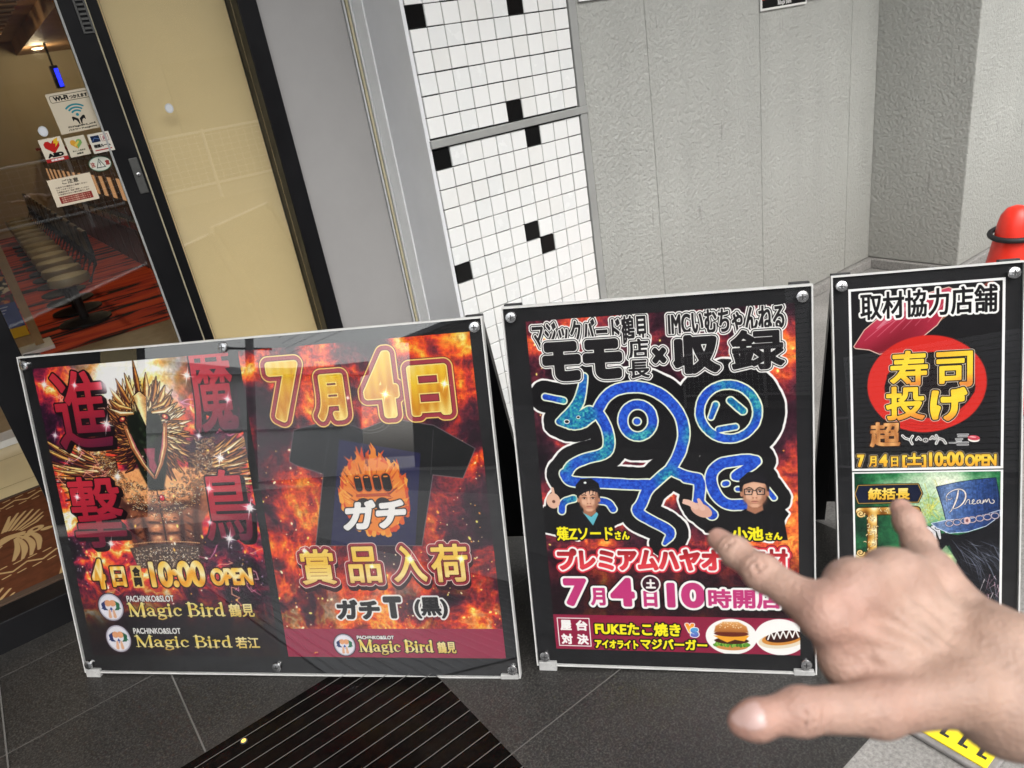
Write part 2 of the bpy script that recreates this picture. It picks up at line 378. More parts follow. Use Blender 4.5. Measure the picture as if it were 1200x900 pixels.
# glazed shop front: fixed window with cream board behind, black frame
def fixed_window():
    root = empty('shop_window', (.51, 2.55, 0)); tag(root, 'tall narrow fixed window backed by a plain cream board', 'window')
    MB().box((.372, -.05, 0), (.434, .06, 2.419), bev=.003).build('frame_post', M['black_metal'], root)
    MB().box((-.034, .02, .11), (-.001, .06, 2.419), bev=.002).build('frame_jamb', M['black_metal'], root)
    MB().box((0, -.03, 0), (.371, .06, .112), bev=.002).build('sill', M['black_metal'], root)
    MB().box((0, .0, .113), (.371, .008, 2.419)).build('glass_pane', M['door_glass'], root)
    MB().box((.001, .055, .113), (.37, .075, 2.419)).build('backing_board', M['cream'], root)
fixed_window()
def sliding_door():
    root = empty('sliding_door', (-.133, 2.55, 0)); tag(root, 'glass sliding door leaf with black stiles, stickers and a small lock plate', 'door')
    MB().box((0, -.025, .11), (.104, .025, 2.35), bev=.003).build('stile', M['black_metal'], root)
    MB().box((.532, -.025, .11), (.600, .025, 2.35), bev=.003).build('stile', M['black_metal'], root)
    MB().box((.6005, -.012, .11), (.606, .012, 2.35)).build('seal_strip', M['gasket'], root)
    MB().box((.1045, -.02, 2.27), (.5315, .02, 2.35)).build('top_rail', M['black_metal'], root)
    MB().box((.1045, -.02, .11), (.5315, .02, .19)).build('bottom_rail', M['black_metal'], root)
    MB().box((.1045, -.004, .1905), (.5315, .004, 2.2695)).build('glass_pane', M['door_glass'], root)
    MB().box((.526, -.0275, .112), (.5315, -.0205, 2.349)).build('edge_bead', M['trim'], root)
    lk = MB().box((.567, -.030, 1.243), (.592, -.0252, 1.348), bev=.002).build('lock_plate', M['lock'], root)
    MB().lathe([(.0052, 0), (.0052, -.006), (.003, -.007)], 14, c=(.5795, -.0305, 1.30), axis='y').build('keyhole', M['chrome'], lk)
    vg = MB()
    for k in range(9): vg.box((.576, -.030, 1.70+k*.012), (.594, -.0254, 1.7055+k*.012))
    vg.box((.570, -.029, 1.69), (.575, -.0252, 1.815)); vg.box((.595, -.029, 1.69), (.6, -.0252, 1.815)); vg.box((.5755, -.029, 1.69), (.5945, -.0252, 1.694))
    vg.build('vent_grille', M['lock'], root)
sliding_door()
structure(MB().box((-6, 2.498, .0), (.509, 2.60, .108), bev=.003).build('threshold', M['black_metal']))

# ------------------------------------------------------------------ inside the hall
structure(MB().quad([(-6, 2.6, .08), (6, 2.6, .08), (6, 4.28, .08), (-6, 4.28, .08)]).build('vestibule_floor', None or M['floor_cream']))
structure(MB().quad([(-6, 4.28, .082), (6, 4.28, .082), (6, 5.75, .082), (-6, 5.75, .082)]).build('hall_floor', M['floor_beige']))
fj = MB()
for y in (2.95, 3.31, 3.67, 4.03): fj.quad([(-6, y, .0825), (2, y, .0825), (2, y+.006, .0825), (-6, y+.006, .0825)])
structure(fj.build('vestibule_floor_joints', pm('floor_joint', (.35, .28, .15), .6)))
structure(MB().box((-6, 4.2, .0835), (-.19, 4.34, .118)).build('inner_threshold', M['alu']))
def carpet():
    m, nt, b = newmat('red_carpet'); tc = N(nt, 'ShaderNodeTexCoord'); mp = N(nt, 'ShaderNodeMapping'); mp.inputs['Scale'].default_value = (.9, 5.5, 1)
    mp.inputs['Rotation'].default_value = (0, 0, R(12))
    n = N(nt, 'ShaderNodeTexNoise', Scale=1.3, Detail=3.0, Distortion=.7); nt.links.new(tc.outputs['Object'], mp.inputs['Vector']); nt.links.new(mp.outputs[0], n.inputs['Vector'])
    cr = N(nt, 'ShaderNodeValToRGB'); e = cr.color_ramp.elements; e[0].position = .42; e[0].color = (.012, .006, .005, 1); e[1].position = .46; e[1].color = (.50, .035, .012, 1)
    k = e.new(.6); k.color = (.72, .085, .018, 1)
    nt.links.new(n.outputs['Fac'], cr.inputs[0]); nt.links.new(cr.outputs[0], b.inputs['Base Color']); b.inputs['Roughness'].default_value = .95
    o = MB().quad([(-4, 5.75, .084), (4, 5.75, .084), (4, 14.1, .084), (-4, 14.1, .084)]).build('carpet', m); structure(o)
carpet()
rm = MB().box((-4, 14.1, 0), (4, 14.2, 2.8)).box((-4.1, 2.75, 0), (-4, 14.1, 2.8)).box((3.2, 2.75, 0), (3.3, 14.1, 2.8))
tag(rm.build('interior_wall', M['inner_wall']), 'plain beige back wall deep inside the hall', 'wall')
pt = MB().box((.505, 2.64, .084), (.885, 2.70, 2.79)).box((.886, 2.64, .0), (1.3, 2.70, 2.79))
tag(pt.build('partition_wall', M['inner_wall']), 'beige partition behind the cream window board', 'wall')
structure(MB().box((-4.1, 2.75, 2.8), (3.3, 14.2, 2.9)).box((1.43, 5.6, 2.6), (3.19, 14.09, 2.799)).build('ceiling', M['soffit']))
lv = MB()
for k in range(26):
    y = 5.8+k*.32; pts = [(-3.9+.38*i, y+.10*math.sin(i*.28), 2.62+.05*math.sin(i*.35)) for i in range(14)]
    for a, b_ in zip(pts[:-1], pts[1:]):
        lv.add([(a[0], a[1], a[2]), (b_[0], b_[1], b_[2]), (b_[0], b_[1]+.13, b_[2]), (a[0], a[1]+.13, a[2]), (a[0], a[1], a[2]+.06), (b_[0], b_[1], b_[2]+.06), (b_[0], b_[1]+.13, b_[2]+.06), (a[0], a[1]+.13, a[2]+.06)], [(0, 1, 2, 3), (0, 1, 5, 4), (3, 2, 6, 7)])
tag(lv.build('ceiling_louvre', M['wood']), 'brown wooden slatted ceiling inside the hall', 'ceiling')

# ------------------------------------------------------------------ across the street (seen only as reflections)
def opposite():
    b = empty('opposite_building', (-2, -10.6, 0)); tag(b, 'low dark building across the road with shuttered front', 'building')
    wl = pm('dark_siding', (.10, .095, .09), .7, 0, .05, 1.2)
    MB().box((-24, -5, 0), (11, 0, 5.3)).build('wall', wl, b); MB().box((-24.2, -5.2, 5.31), (11.2, .35, 5.5)).build('roof', pm('roof_sheet', (.12, .125, .13), .5, .3), b)
    s = MB()
    for k in range(24): s.box((-6, .002, .1+k*.1), (-2, .03, .185+k*.1))
    s.build('shutter', M['alu'], b)
    for x in (0.5, 3.2, 5.8):
        f = MB().box((x, .002, 1.0), (x+1.6, .06, 2.3)).build('window', M['black_metal'], b); MB().box((x+.06, .062, 1.06), (x+1.54, .07, 2.24)).build('pane', pm('dark_pane', (.03, .04, .05), .06), f)
    c = empty('tall_building', (9, -13, 0)); tag(c, 'taller brown block behind the low building across the road', 'building')
    MB().box((0, -8, 0), (14, 0, 9)).build('wall', pm('brown_block', (.22, .15, .11), .8, 0, .1, 1), c)
    e = empty('end_building', (-21, -7, 0)); tag(e, 'light grey garage-like building closing the street to the left', 'building')
    w2 = pm('light_render', (.80, .80, .79), .7, 0, .04, 1)
    MB().box((-6, .5, 0), (0, 9.2, 3.3)).build('wall', w2, e)
    rf = MB(); ys = [.3, 1.6, 3.0, 4.4, 6.0, 7.6, 9.5]; zs = [3.75, 3.6, 3.5, 3.5, 3.65, 3.8, 3.85]
    for k in range(6): rf.add([(-6, ys[k], 3.301), (.3, ys[k], 3.301), (.3, ys[k+1], 3.301), (-6, ys[k+1], 3.301), (-6, ys[k], zs[k]), (.3, ys[k], zs[k]), (.3, ys[k+1], zs[k+1]), (-6, ys[k+1], zs[k+1])], [(0, 1, 2, 3), (4, 5, 6, 7), (1, 2, 6, 5), (0, 3, 7, 4)])
    rf.build('roof', pm('roof_grey', (.42, .43, .44), .5, .1), e)
    MB().box((.002, 1.2, 1.55), (.03, 9.0, 1.62)).build('band', pm('wall_band', (.45, .45, .45), .6), e)
    d_ = empty('dark_wing', (-8, 1.25, 0)); tag(d_, 'dark projecting wing of the shop to the left of the entrance', 'building')
    MB().box((-.6, 0, 0), (0, 1.6, 6)).build('wall', M['black_board'], d_); MB().box((.002, .1, 1.9), (.04, .5, 2.6)).build('sign_panel', pm('cream_panel', (.7, .55, .25), .5), d_)
    q_ = empty('street_pole', (-15, -1.6, 0)); tag(q_, 'slim dark street pole with wires far down the street', 'pole'); MB().lathe([(.11, 0), (.08, 8)], 14).build('mast', pm('pole_grey', (.2, .2, .2), .6), q_, True)
    MB().box((-.03, -.5, 3.2), (.03, .5, 3.25)).build('crossarm', M['rubber'], q_)
    p = empty('utility_pole', (-2.4, -8.7, 0)); tag(p, 'grey concrete utility pole across the road', 'pole')
    MB().lathe([(.16, 0), (.12, 9)], 18).build('mast', M['concrete'], p, True); MB().box((-.9, -.05, 7.4), (.9, .05, 7.5)).build('crossarm', M['alu'], p)
    wr = MB()
    for k in range(5): wr.tube([(-40+8*i, -8.6-.2*k, 7.5-.3*k+.02*(i-5)**2) for i in range(11)], .012, 5)
    tag(wr.build('overhead_wires', M['rubber']), 'black overhead wires along the street', 'wires')
    f = empty('street_fence', (0, -8.5, 0)); tag(f, 'white mesh fence along the far pavement', 'fence')
    rl = MB(); wp = pm('white_paint', (.75, .75, .73), .45)
    for z in (.25, 1.1): rl.tube([(-9, 0, z), (12, 0, z)], .022, 8)
    rl.build('rail', wp, f)
    ms = MB()
    for k in range(150): ms.box((-9+k*.14, -.004, .25), (-8.994+k*.14, .004, 1.1))
    for k in range(8): ms.box((-9, -.0045, .33+k*.1), (12, .0045, .336+k*.1))
    ms.build('mesh', wp, f)
    for k in range(11): MB().tube([(-9+k*2.1, 0, 0), (-9+k*2.1, 0, 1.14)], .028, 10).build('post', wp, f)
opposite()
# ------------------------------------------------------------------ print shop: paints flat printed sheets (posters, stickers) procedurally
_glyph = {}
def glyph_tris(s):
    if s not in _glyph:
        c = bpy.data.curves.new('lettering', 'FONT'); c.body = s; c.resolution_u = 6
        o = bpy.data.objects.new('lettering', c); col.objects.link(o)
        dg = bpy.context.evaluated_depsgraph_get(); ev = o.evaluated_get(dg); me = ev.to_mesh(); me.calc_loop_triangles()
        v = np.array([p.co[:2] for p in me.vertices]); t = np.array([q.vertices[:] for q in me.loop_triangles])
        ev.to_mesh_clear(); bpy.data.objects.remove(o); bpy.data.curves.remove(c)
        _glyph[s] = (v, t)
    return _glyph[s]
def edt(mask, Rm):
    d = np.where(mask, 0.0, 1e6)
    W = d.shape[1]; d1 = d.copy()
    for k in range(1, Rm+1):
        if k < W:
            d1[:, k:] = np.minimum(d1[:, k:], d[:, :-k]+k); d1[:, :-k] = np.minimum(d1[:, :-k], d[:, k:]+k)
    d1 = d1*d1; o = d1.copy(); Hh = d.shape[0]
    for k in range(1, Rm+1):
        if k < Hh:
            o[k:] = np.minimum(o[k:], d1[:-k]+k*k); o[:-k] = np.minimum(o[:-k], d1[k:]+k*k)
    return np.sqrt(o)
def vnoise(W, H, cells, rng, aspect=1.0):
    gx = max(2, int(cells)+2); gy = max(2, int(cells*H/W*aspect)+2)
    g = rng.random((gy, gx))
    def idx(n, m):
        t = np.linspace(0, m-1.001, n); i = t.astype(int); f = t-i; f = f*f*(3-2*f); return i, f
    iy, fy = idx(H, gy); ix, fx = idx(W, gx)
    a = g[iy][:, ix]; b = g[iy][:, ix+1]; c = g[iy+1][:, ix]; d = g[iy+1][:, ix+1]
    fx = fx[None]; fy = fy[:, None]
    return (a*(1-fx)+b*fx)*(1-fy)+(c*(1-fx)+d*fx)*fy
def fbm(W, H, cells, octv, seed, aspect=1.0, gain=.55, ridge=False):
    rng = np.random.default_rng(seed); o = np.zeros((H, W)); a = 1; s = 0
    for k in range(octv):
        n = vnoise(W, H, cells*2**k, rng, aspect)
        if ridge: n = 1-np.abs(2*n-1)
        o += a*n; s += a; a *= gain
    return o/s
def warp(img, dx, dy):
    H, W = img.shape[:2]; yy, xx = np.mgrid[0:H, 0:W]
    a = np.abs((yy+dy).astype(int)) % (2*H-2); b = np.abs((xx+dx).astype(int)) % (2*W-2)
    return img[np.where(a > H-1, 2*H-2-a, a), np.where(b > W-1, 2*W-2-b, b)]
def ramp(t, stops):
    xs = [q[0] for q in stops]; return np.stack([np.interp(t, xs, [q[1][k] for q in stops]) for k in range(3)], -1)
def hx(s): return tuple(int(s[i:i+2], 16)/255 for i in (0, 2, 4))

class Sheet:
    """printed sheet; all coordinates in mm from its top-left corner, colours as seen on paper (sRGB)"""
    def __init__(s, w, h, S, bgc=(1, 1, 1)):
        s.w, s.h, s.S = w, h, S; s.W, s.H = int(round(w*S)), int(round(h*S))
        s.a = np.ones((s.H, s.W, 3))*np.array(bgc)
    def bb(s, x0, y0, x1, y1, pad=2):
        i0 = max(0, int(x0*s.S)-pad); j0 = max(0, int(y0*s.S)-pad); i1 = min(s.W, int(x1*s.S)+pad+1); j1 = min(s.H, int(y1*s.S)+pad+1)
        return i0, j0, i1, j1
    def grid(s, b):
        i0, j0, i1, j1 = b
        return (np.arange(i0, i1)[None]+.5)/s.S, (np.arange(j0, j1)[:, None]+.5)/s.S
    def put(s, b, m, c, add=False):
        i0, j0, i1, j1 = b
        if i1 <= i0 or j1 <= j0: return
        if callable(c):
            u = np.linspace(0, 1, i1-i0)[None]*np.ones((j1-j0, 1)); v = np.linspace(0, 1, j1-j0)[:, None]*np.ones((1, i1-i0)); c = c(u, v)
        c = np.asarray(c, float); m = m[..., None]; t = s.a[j0:j1, i0:i1]
        s.a[j0:j1, i0:i1] = np.clip(t+c*m, 0, 1) if add else t*(1-m)+c*m
    def cov(s, sd, off=0.0, soft=0.0):
        k = max(1.0/s.S, soft); return np.clip(.5+(off-sd)/k, 0, 1)
    def sd_caps(s, b, strokes):
        X, Y = s.grid(b); sd = np.full((b[3]-b[1], b[2]-b[0]), 1e3)
        for pts, wd in strokes:
            ws = wd if isinstance(wd, (list, tuple)) else [wd]*len(pts)
            if len(pts) == 1: pts = [pts[0], pts[0]]; ws = [ws[0]]*2
            for (x0, y0), (x1, y1), w0, w1 in zip(pts[:-1], pts[1:], ws[:-1], ws[1:]):
                dx, dy = x1-x0, y1-y0; L = dx*dx+dy*dy+1e-9
                t = np.clip(((X-x0)*dx+(Y-y0)*dy)/L, 0, 1)
                sd = np.minimum(sd, np.hypot(X-x0-t*dx, Y-y0-t*dy)-(w0+(w1-w0)*t)/2)
        return sd
    def strokes(s, st, layers, pad=0):
        xs = [p[0] for q, _ in st for p in q]; ys = [p[1] for q, _ in st for p in q]
        mw = max(max(w) if isinstance(w, (list, tuple)) else w for _, w in st)/2+max(l[0] for l in layers)+pad+1
        b = s.bb(min(xs)-mw, min(ys)-mw, max(xs)+mw, max(ys)+mw)
        if b[2] <= b[0] or b[3] <= b[1]: return
        sd = s.sd_caps(b, st)
        for l in layers: s.put(b, s.cov(sd, l[0])*(l[2] if len(l) > 2 else 1), l[1])
    def line(s, pts, wd, c, a=1.0): s.strokes([(pts, wd)], [(0, c, a)])
    def sd_poly(s, b, pts):
        X, Y = s.grid(b); ins = np.zeros((b[3]-b[1], b[2]-b[0]), bool); d = np.full(ins.shape, 1e6)
        n = len(pts)
        for k in range(n):
            x0, y0 = pts[k]; x1, y1 = pts[(k+1) % n]
            if y0 != y1:
                c = ((y0 > Y) != (y1 > Y)); ins ^= c & (X < (x1-x0)*(Y-y0)/(y1-y0)+x0)
            dx, dy = x1-x0, y1-y0; L = dx*dx+dy*dy+1e-9; t = np.clip(((X-x0)*dx+(Y-y0)*dy)/L, 0, 1)
            d = np.minimum(d, (X-x0-t*dx)**2+(Y-y0-t*dy)**2)
        d = np.sqrt(d); return np.where(ins, -d, d)
    def poly(s, pts, c, a=1.0, soft=0.0, layers=None):
        xs = [p[0] for p in pts]; ys = [p[1] for p in pts]; m = 1+soft+(max(l[0] for l in layers) if layers else 0)
        b = s.bb(min(xs)-m, min(ys)-m, max(xs)+m, max(ys)+m)
        if b[2] <= b[0] or b[3] <= b[1]: return
        sd = s.sd_poly(b, pts)
        for l in (layers or []): s.put(b, s.cov(sd, l[0], soft)*(l[2] if len(l) > 2 else 1), l[1])
        if c is not None: s.put(b, s.cov(sd, 0, soft)*a, c)
    def rect(s, x0, y0, x1, y1, c, a=1.0): s.poly([(x0, y0), (x1, y0), (x1, y1), (x0, y1)], c, a)
    def ell(s, cx, cy, rx, ry, c, a=1.0, rot=0.0, soft=0.0):
        r = max(rx, ry)*(1+soft)+2; b = s.bb(cx-r, cy-r, cx+r, cy+r)
        if b[2] <= b[0] or b[3] <= b[1]: return
        X, Y = s.grid(b); cs, sn = math.cos(rot), math.sin(rot)
        u = ((X-cx)*cs+(Y-cy)*sn)/rx; v = (-(X-cx)*sn+(Y-cy)*cs)/ry; q = np.hypot(u, v)
        m = np.clip(.5+(1-q)*min(rx, ry)*s.S, 0, 1) if not soft else np.clip((1+soft/2-q)/soft, 0, 1)**1.5
        s.put(b, m*a, c)
    def glow(s, cx, cy, r, c, a=1.0):
        b = s.bb(cx-3*r, cy-3*r, cx+3*r, cy+3*r)
        if b[2] <= b[0] or b[3] <= b[1]: return
        X, Y = s.grid(b); s.put(b, np.exp(-((X-cx)**2+(Y-cy)**2)/(r*r))*a, c, add=True)
    def spark(s, cx, cy, r, c=(1, 1, 1), rot=.3):
        r *= .72
        for k in range(8):
            an = rot+k*math.pi/4; L = r if k % 2 == 0 else r*.5
            if k in (2, 6): L *= 1.4
            s.strokes([([(cx, cy), (cx+math.cos(an)*L, cy+math.sin(an)*L)], [r*.14, .1])], [(0, c, .9)])
        s.glow(cx, cy, r*.45, c, .8)
    def text_sd(s, b, txt, x0, y0, x1, y1, Rm, shear=0.0, rot=0.0):
        SS = 2; v, t = glyph_tris(txt)
        p = v.copy(); p[:, 0] += shear*p[:, 1]
        lo, hi = p.min(0), p.max(0); p = (p-lo)/(hi-lo); p[:, 1] = 1-p[:, 1]
        q = np.empty_like(p); q[:, 0] = x0+p[:, 0]*(x1-x0); q[:, 1] = y0+p[:, 1]*(y1-y0)
        if rot:
            c = np.array([(x0+x1)/2, (y0+y1)/2]); cs, sn = math.cos(rot), math.sin(rot); d = q-c
            q = np.stack([d[:, 0]*cs-d[:, 1]*sn, d[:, 0]*sn+d[:, 1]*cs], 1)+c
        q = (q*s.S-np.array([b[0], b[1]]))*SS
        Wd, Hd = (b[2]-b[0])*SS, (b[3]-b[1])*SS; m = np.zeros((Hd, Wd), bool)
        for tri in q[t]:
            lx, ly = np.floor(tri.min(0)).astype(int); ux, uy = np.ceil(tri.max(0)).astype(int)+1
            lx, ly = max(lx, 0), max(ly, 0); ux, uy = min(ux, Wd), min(uy, Hd)
            if ux <= lx or uy <= ly: continue
            X = np.arange(lx, ux)[None]+.5; Y = np.arange(ly, uy)[:, None]+.5
            (ax, ay), (bx, by), (cx, cy) = tri
            e0 = (bx-ax)*(Y-ay)-(by-ay)*(X-ax); e1 = (cx-bx)*(Y-by)-(cy-by)*(X-bx); e2 = (ax-cx)*(Y-cy)-(ay-cy)*(X-cx)
            m[ly:uy, lx:ux] |= ((e0 >= -.01) & (e1 >= -.01) & (e2 >= -.01)) | ((e0 <= .01) & (e1 <= .01) & (e2 <= .01))
        R2 = max(2, int(math.ceil(Rm*s.S*SS))+2)
        sd = edt(m, R2)-np.minimum(edt(~m, min(R2, 14)), 50)
        sd = np.where(m, sd+.5, sd-.5)
        sd = sd.reshape(Hd//SS, SS, Wd//SS, SS).mean((1, 3))/SS/s.S
        return sd
    def text(s, txt, x0, y0, x1, y1, layers, bold=0.0, shear=0.0, rot=0.0, sh=None):
        """layers: (grow_mm, colour[, alpha]) from the widest to the letter itself; bold thickens the strokes"""
        mx = max(l[0] for l in layers)+bold; pad = mx+2+(abs(rot)*max(x1-x0, y1-y0))/2+(max(map(abs, sh[:2])) if sh else 0)
        b = s.bb(x0-pad, y0-pad, x1+pad, y1+pad)
        if b[2]-b[0] < 2 or b[3]-b[1] < 2: return
        sd = s.text_sd(b, txt, x0+bold, y0+bold, x1-bold, y1-bold, mx, shear, rot)
        if sh:
            n = int(max(abs(sh[0]), abs(sh[1]))*s.S); n = max(n, 1); mm = np.full(sd.shape, 1e3)
            for k in range(n+1):
                oy, ox = int(round(sh[1]*s.S*k/n)), int(round(sh[0]*s.S*k/n)); Hh, Ww = sd.shape
                mm[oy:, ox:] = np.minimum(mm[oy:, ox:], sd[:Hh-oy, :Ww-ox])
            s.put(b, s.cov(mm, layers[0][0]+bold), sh[2])
        for l in layers: s.put(b, s.cov(sd, l[0]+bold)*(l[2] if len(l) > 2 else 1), l[1])
    def image(s, name):
        im = bpy.data.images.new(name, s.W, s.H, alpha=False)
        px = np.ones((s.H, s.W, 4), np.float32); px[..., :3] = np.clip(s.a[::-1], 0, 1)
        im.pixels.foreach_set(px.ravel()); im.update(); im.pack(); return im

GOLD = lambda u, v: ramp(v, [(0, hx('fff6b0')), (.3, hx('f7cf3a')), (.5, hx('e09a1a')), (.62, hx('fff0a0')), (1, hx('d88a12'))])
GOLDY = lambda u, v: ramp((v*.7+.15*np.sin(u*40)*.3+u*.3) % 1, [(0, hx('fff7c0')), (.35, hx('f5c92c')), (.6, hx('d8901a')), (.8, hx('ffe98a')), (1, hx('e0a020'))])
LAVA = [(0, hx('150a12')), (.30, hx('341626')), (.46, hx('6a1f2c')), (.58, hx('b52f28')), (.70, hx('ea5a1c')), (.82, hx('ffa52e')), (1, hx('fff0a0'))]
PURP = [(0, hx('160d1e')), (.30, hx('3a1c38')), (.48, hx('6b2440')), (.60, hx('a32a3c')), (.72, hx('d8502c')), (.85, hx('f09a40')), (1, hx('ffe9c0'))]
def fire(W, H, seed, bias=0.0, pal=LAVA, cells=4, aspect=1.0, contrast=1.5):
    n = fbm(W, H, cells, 7, seed, aspect, .6); r = fbm(W, H, cells*1.3, 6, seed+9, aspect, .62, True)
    dx = (fbm(W, H, cells, 5, seed+3)-.5)*W*.16; dy = (fbm(W, H, cells, 5, seed+4)-.5)*W*.16
    t = warp(.5*n+.5*r, dx, dy); t = (t-t.mean())*contrast*1.6+.42+bias
    return ramp(np.clip(t, 0, 1), pal)
def embers(sh, n, seed, x0, y0, x1, y1, cols=('ffd36a', 'ff9a3c', 'ffe9b0')):
    rng = random.Random(seed)
    for k in range(n):
        x, y = rng.uniform(x0, x1), rng.uniform(y0, y1); r = rng.choice((.8, 1, 1.2, 1.6, 2.6))
        c = hx(rng.choice(cols)); an = rng.uniform(0, 3.1)
        sh.ell(x, y, r*rng.uniform(1, 2.2), r, c, .95, an); sh.glow(x, y, r*2.2, c, .25)
# hand-drawn roman lettering for the shop name
SERIF = {
 'M': (1.16, [([(.15,0),(.15,1)],.1), ([(.97,0),(.97,1)],.2), ([(.15,1),(.56,.06)],.2), ([(.56,.06),(.93,1)],.08), ([(0,.03),(.3,.03)],.06), ([(.76,.03),(1.15,.03)],.06), ([(0,.97),(.2,.97)],.06), ([(.93,.97),(1.15,.97)],.06)]),
 'a': (.66, [([(.45,.5),(.45,.1),(.6,.04)],[.16,.16,.08]), ([(.1,.5),(.16,.62),(.32,.65),(.45,.5)],[.16,.09,.08,.14]), ([(.45,.38),(.2,.33),(.1,.18),(.2,.05),(.35,.06),(.45,.16)],[.07,.1,.15,.1,.07,.06])]),
 'g': (.66, [([(.3,.64),(.13,.55),(.13,.37),(.3,.28),(.47,.37),(.47,.55),(.3,.64)],[.07,.14,.14,.07,.14,.14,.07]), ([(.45,.6),(.64,.66)],[.06,.1]), ([(.2,.28),(.12,.17),(.3,.08),(.52,.03),(.55,-.13),(.3,-.26),(.07,-.18),(.1,-.02),(.25,.06)],[.06,.1,.14,.14,.12,.07,.1,.1,.07])]),
 'i': (.36, [([(.17,0),(.17,.62)],.17), ([(0,.03),(.34,.03)],.06), ([(.02,.62),(.17,.62)],.07), ([(.17,.87)],.2)]),
 'c': (.58, [([(.5,.5),(.35,.64),(.17,.55),(.11,.33),(.17,.12),(.33,.03),(.53,.14)],[.17,.08,.13,.17,.13,.08,.06])]),
 'B': (.8, [([(.18,0),(.18,1)],.2), ([(0,.03),(.3,.03)],.06), ([(0,.97),(.3,.97)],.06), ([(.18,.97),(.48,.96),(.62,.77),(.5,.56),(.2,.53)],[.06,.09,.18,.08,.06]), ([(.2,.53),(.58,.5),(.71,.27),(.56,.04),(.18,.03)],[.06,.09,.19,.08,.06])]),
 'r': (.5, [([(.17,0),(.17,.62)],.17), ([(0,.03),(.36,.03)],.06), ([(.02,.62),(.17,.62)],.07), ([(.17,.42),(.3,.6),(.42,.57)],[.06,.1,.17])]),
 'd': (.7, [([(.5,.98),(.5,.05),(.66,.04)],[.17,.17,.07]), ([(.36,.97),(.5,.97)],.06), ([(.5,.55),(.33,.64),(.16,.54),(.11,.32),(.16,.1),(.31,.03),(.5,.16)],[.06,.08,.14,.17,.14,.08,.06])]),
 ' ': (.34, []),
}
def serif(sh, txt, x0, y0, x1, y1, layers):
    tot = sum(SERIF[c][0] for c in txt); k = (x1-x0)/tot; hh = y1-y0; st = []; x = x0
    for c in txt:
        wd, S = SERIF[c]
        for pts, ws in S:
            f = lambda q: q*hh*1.2
            st.append(([(x+px*k, y1-py*hh) for px, py in pts], [f(q) for q in ws] if isinstance(ws, list) else f(ws)))
        x += wd*k
    sh.strokes(st, layers)
def emblem(sh, cx, cy, r):
    """round shop badge: two facing birds and a small spade"""
    sh.ell(cx, cy, r*1.08, r*1.12, hx('3a2530')); sh.ell(cx, cy, r, r*1.04, hx('b9b6c6')); sh.ell(cx, cy, r*.9, r*.94, hx('eeecf4'))
    for sx, c in ((-1, hx('27356e')), (1, hx('1f6e4a'))):
        sh.strokes([([(cx+sx*r*.34, cy-r*.42), (cx+sx*r*.6, cy-r*.2), (cx+sx*r*.55, cy+r*.1), (cx+sx*r*.3, cy+r*.22)], [r*.18, r*.3, r*.26, r*.05])], [(0, c)])
        sh.strokes([([(cx+sx*r*.6, cy), (cx+sx*r*.78, cy+r*.12)], [r*.16, r*.04])], [(0, c)])
        sh.ell(cx+sx*r*.2, cy-r*.3, r*.25, r*.25, hx('eda878'))
        sh.strokes([([(cx+sx*r*.16, cy+r*.25), (cx+sx*r*.2, cy+r*.72)], [r*.16, r*.26])], [(0, hx('eeb78f'))])
    sh.poly([(cx, cy-r*.02), (cx+r*.13, cy+r*.16), (cx, cy+r*.24), (cx-r*.13, cy+r*.16)], hx('2a4aa0'))
    sh.line([(cx, cy+r*.15), (cx, cy+r*.34)], r*.05, hx('2a4aa0'))
def chaikin(pts, ws, n=2):
    ws = list(ws) if isinstance(ws, (list, tuple)) else [ws]*len(pts)
    for _ in range(n):
        if len(pts) < 3: break
        P, Wd = [pts[0]], [ws[0]]
        for (a, b, u, v) in zip(pts[:-1], pts[1:], ws[:-1], ws[1:]):
            for t in (.25, .75): P.append((a[0]*(1-t)+b[0]*t, a[1]*(1-t)+b[1]*t)); Wd.append(u*(1-t)+v*t)
        P.append(pts[-1]); Wd.append(ws[-1]); pts, ws = P, Wd
    return pts, ws
def homog(src, dst):
    A = []
    for (x, y), (u, v) in zip(src, dst):
        A.append([x, y, 1, 0, 0, 0, -u*x, -u*y, -u]); A.append([0, 0, 0, x, y, 1, -v*x, -v*y, -v])
    h = np.linalg.svd(np.array(A, float))[2][-1].reshape(3, 3)
    def f(x, y):
        q = h@np.array([x, y, 1.0]); return (q[0]/q[2], q[1]/q[2])
    return f
# ------------------------------------------------------------------ the printed posters
HA = homog([(19,417),(565,372),(610,795),(100,789)], [(0,0),(1302,0),(1302,936),(0,936)])
HB = homog([(589,360),(955,333),(955,789),(627,782)], [(0,0),(681,0),(681,933),(0,933)])
HC = homog([(972,322),(1203,306),(1194,756),(986,748)], [(0,0),(391,0),(391,897),(0,897)])
def off(Hm, ox, oy):
    def f(x, y):
        u, v = Hm(x, y); return (u-ox, v-oy)
    return f
WHITE, BLACK = hx('f4f3f0'), hx('141314')
P1 = dict(x=36, y=36, w=597, h=846); P2 = dict(x=656, y=34, w=611, h=848)
P3 = dict(x=54, y=38, w=591, h=848); P4 = dict(x=37, y=34, w=318, h=433); P5 = dict(x=37, y=470, w=318, h=412)

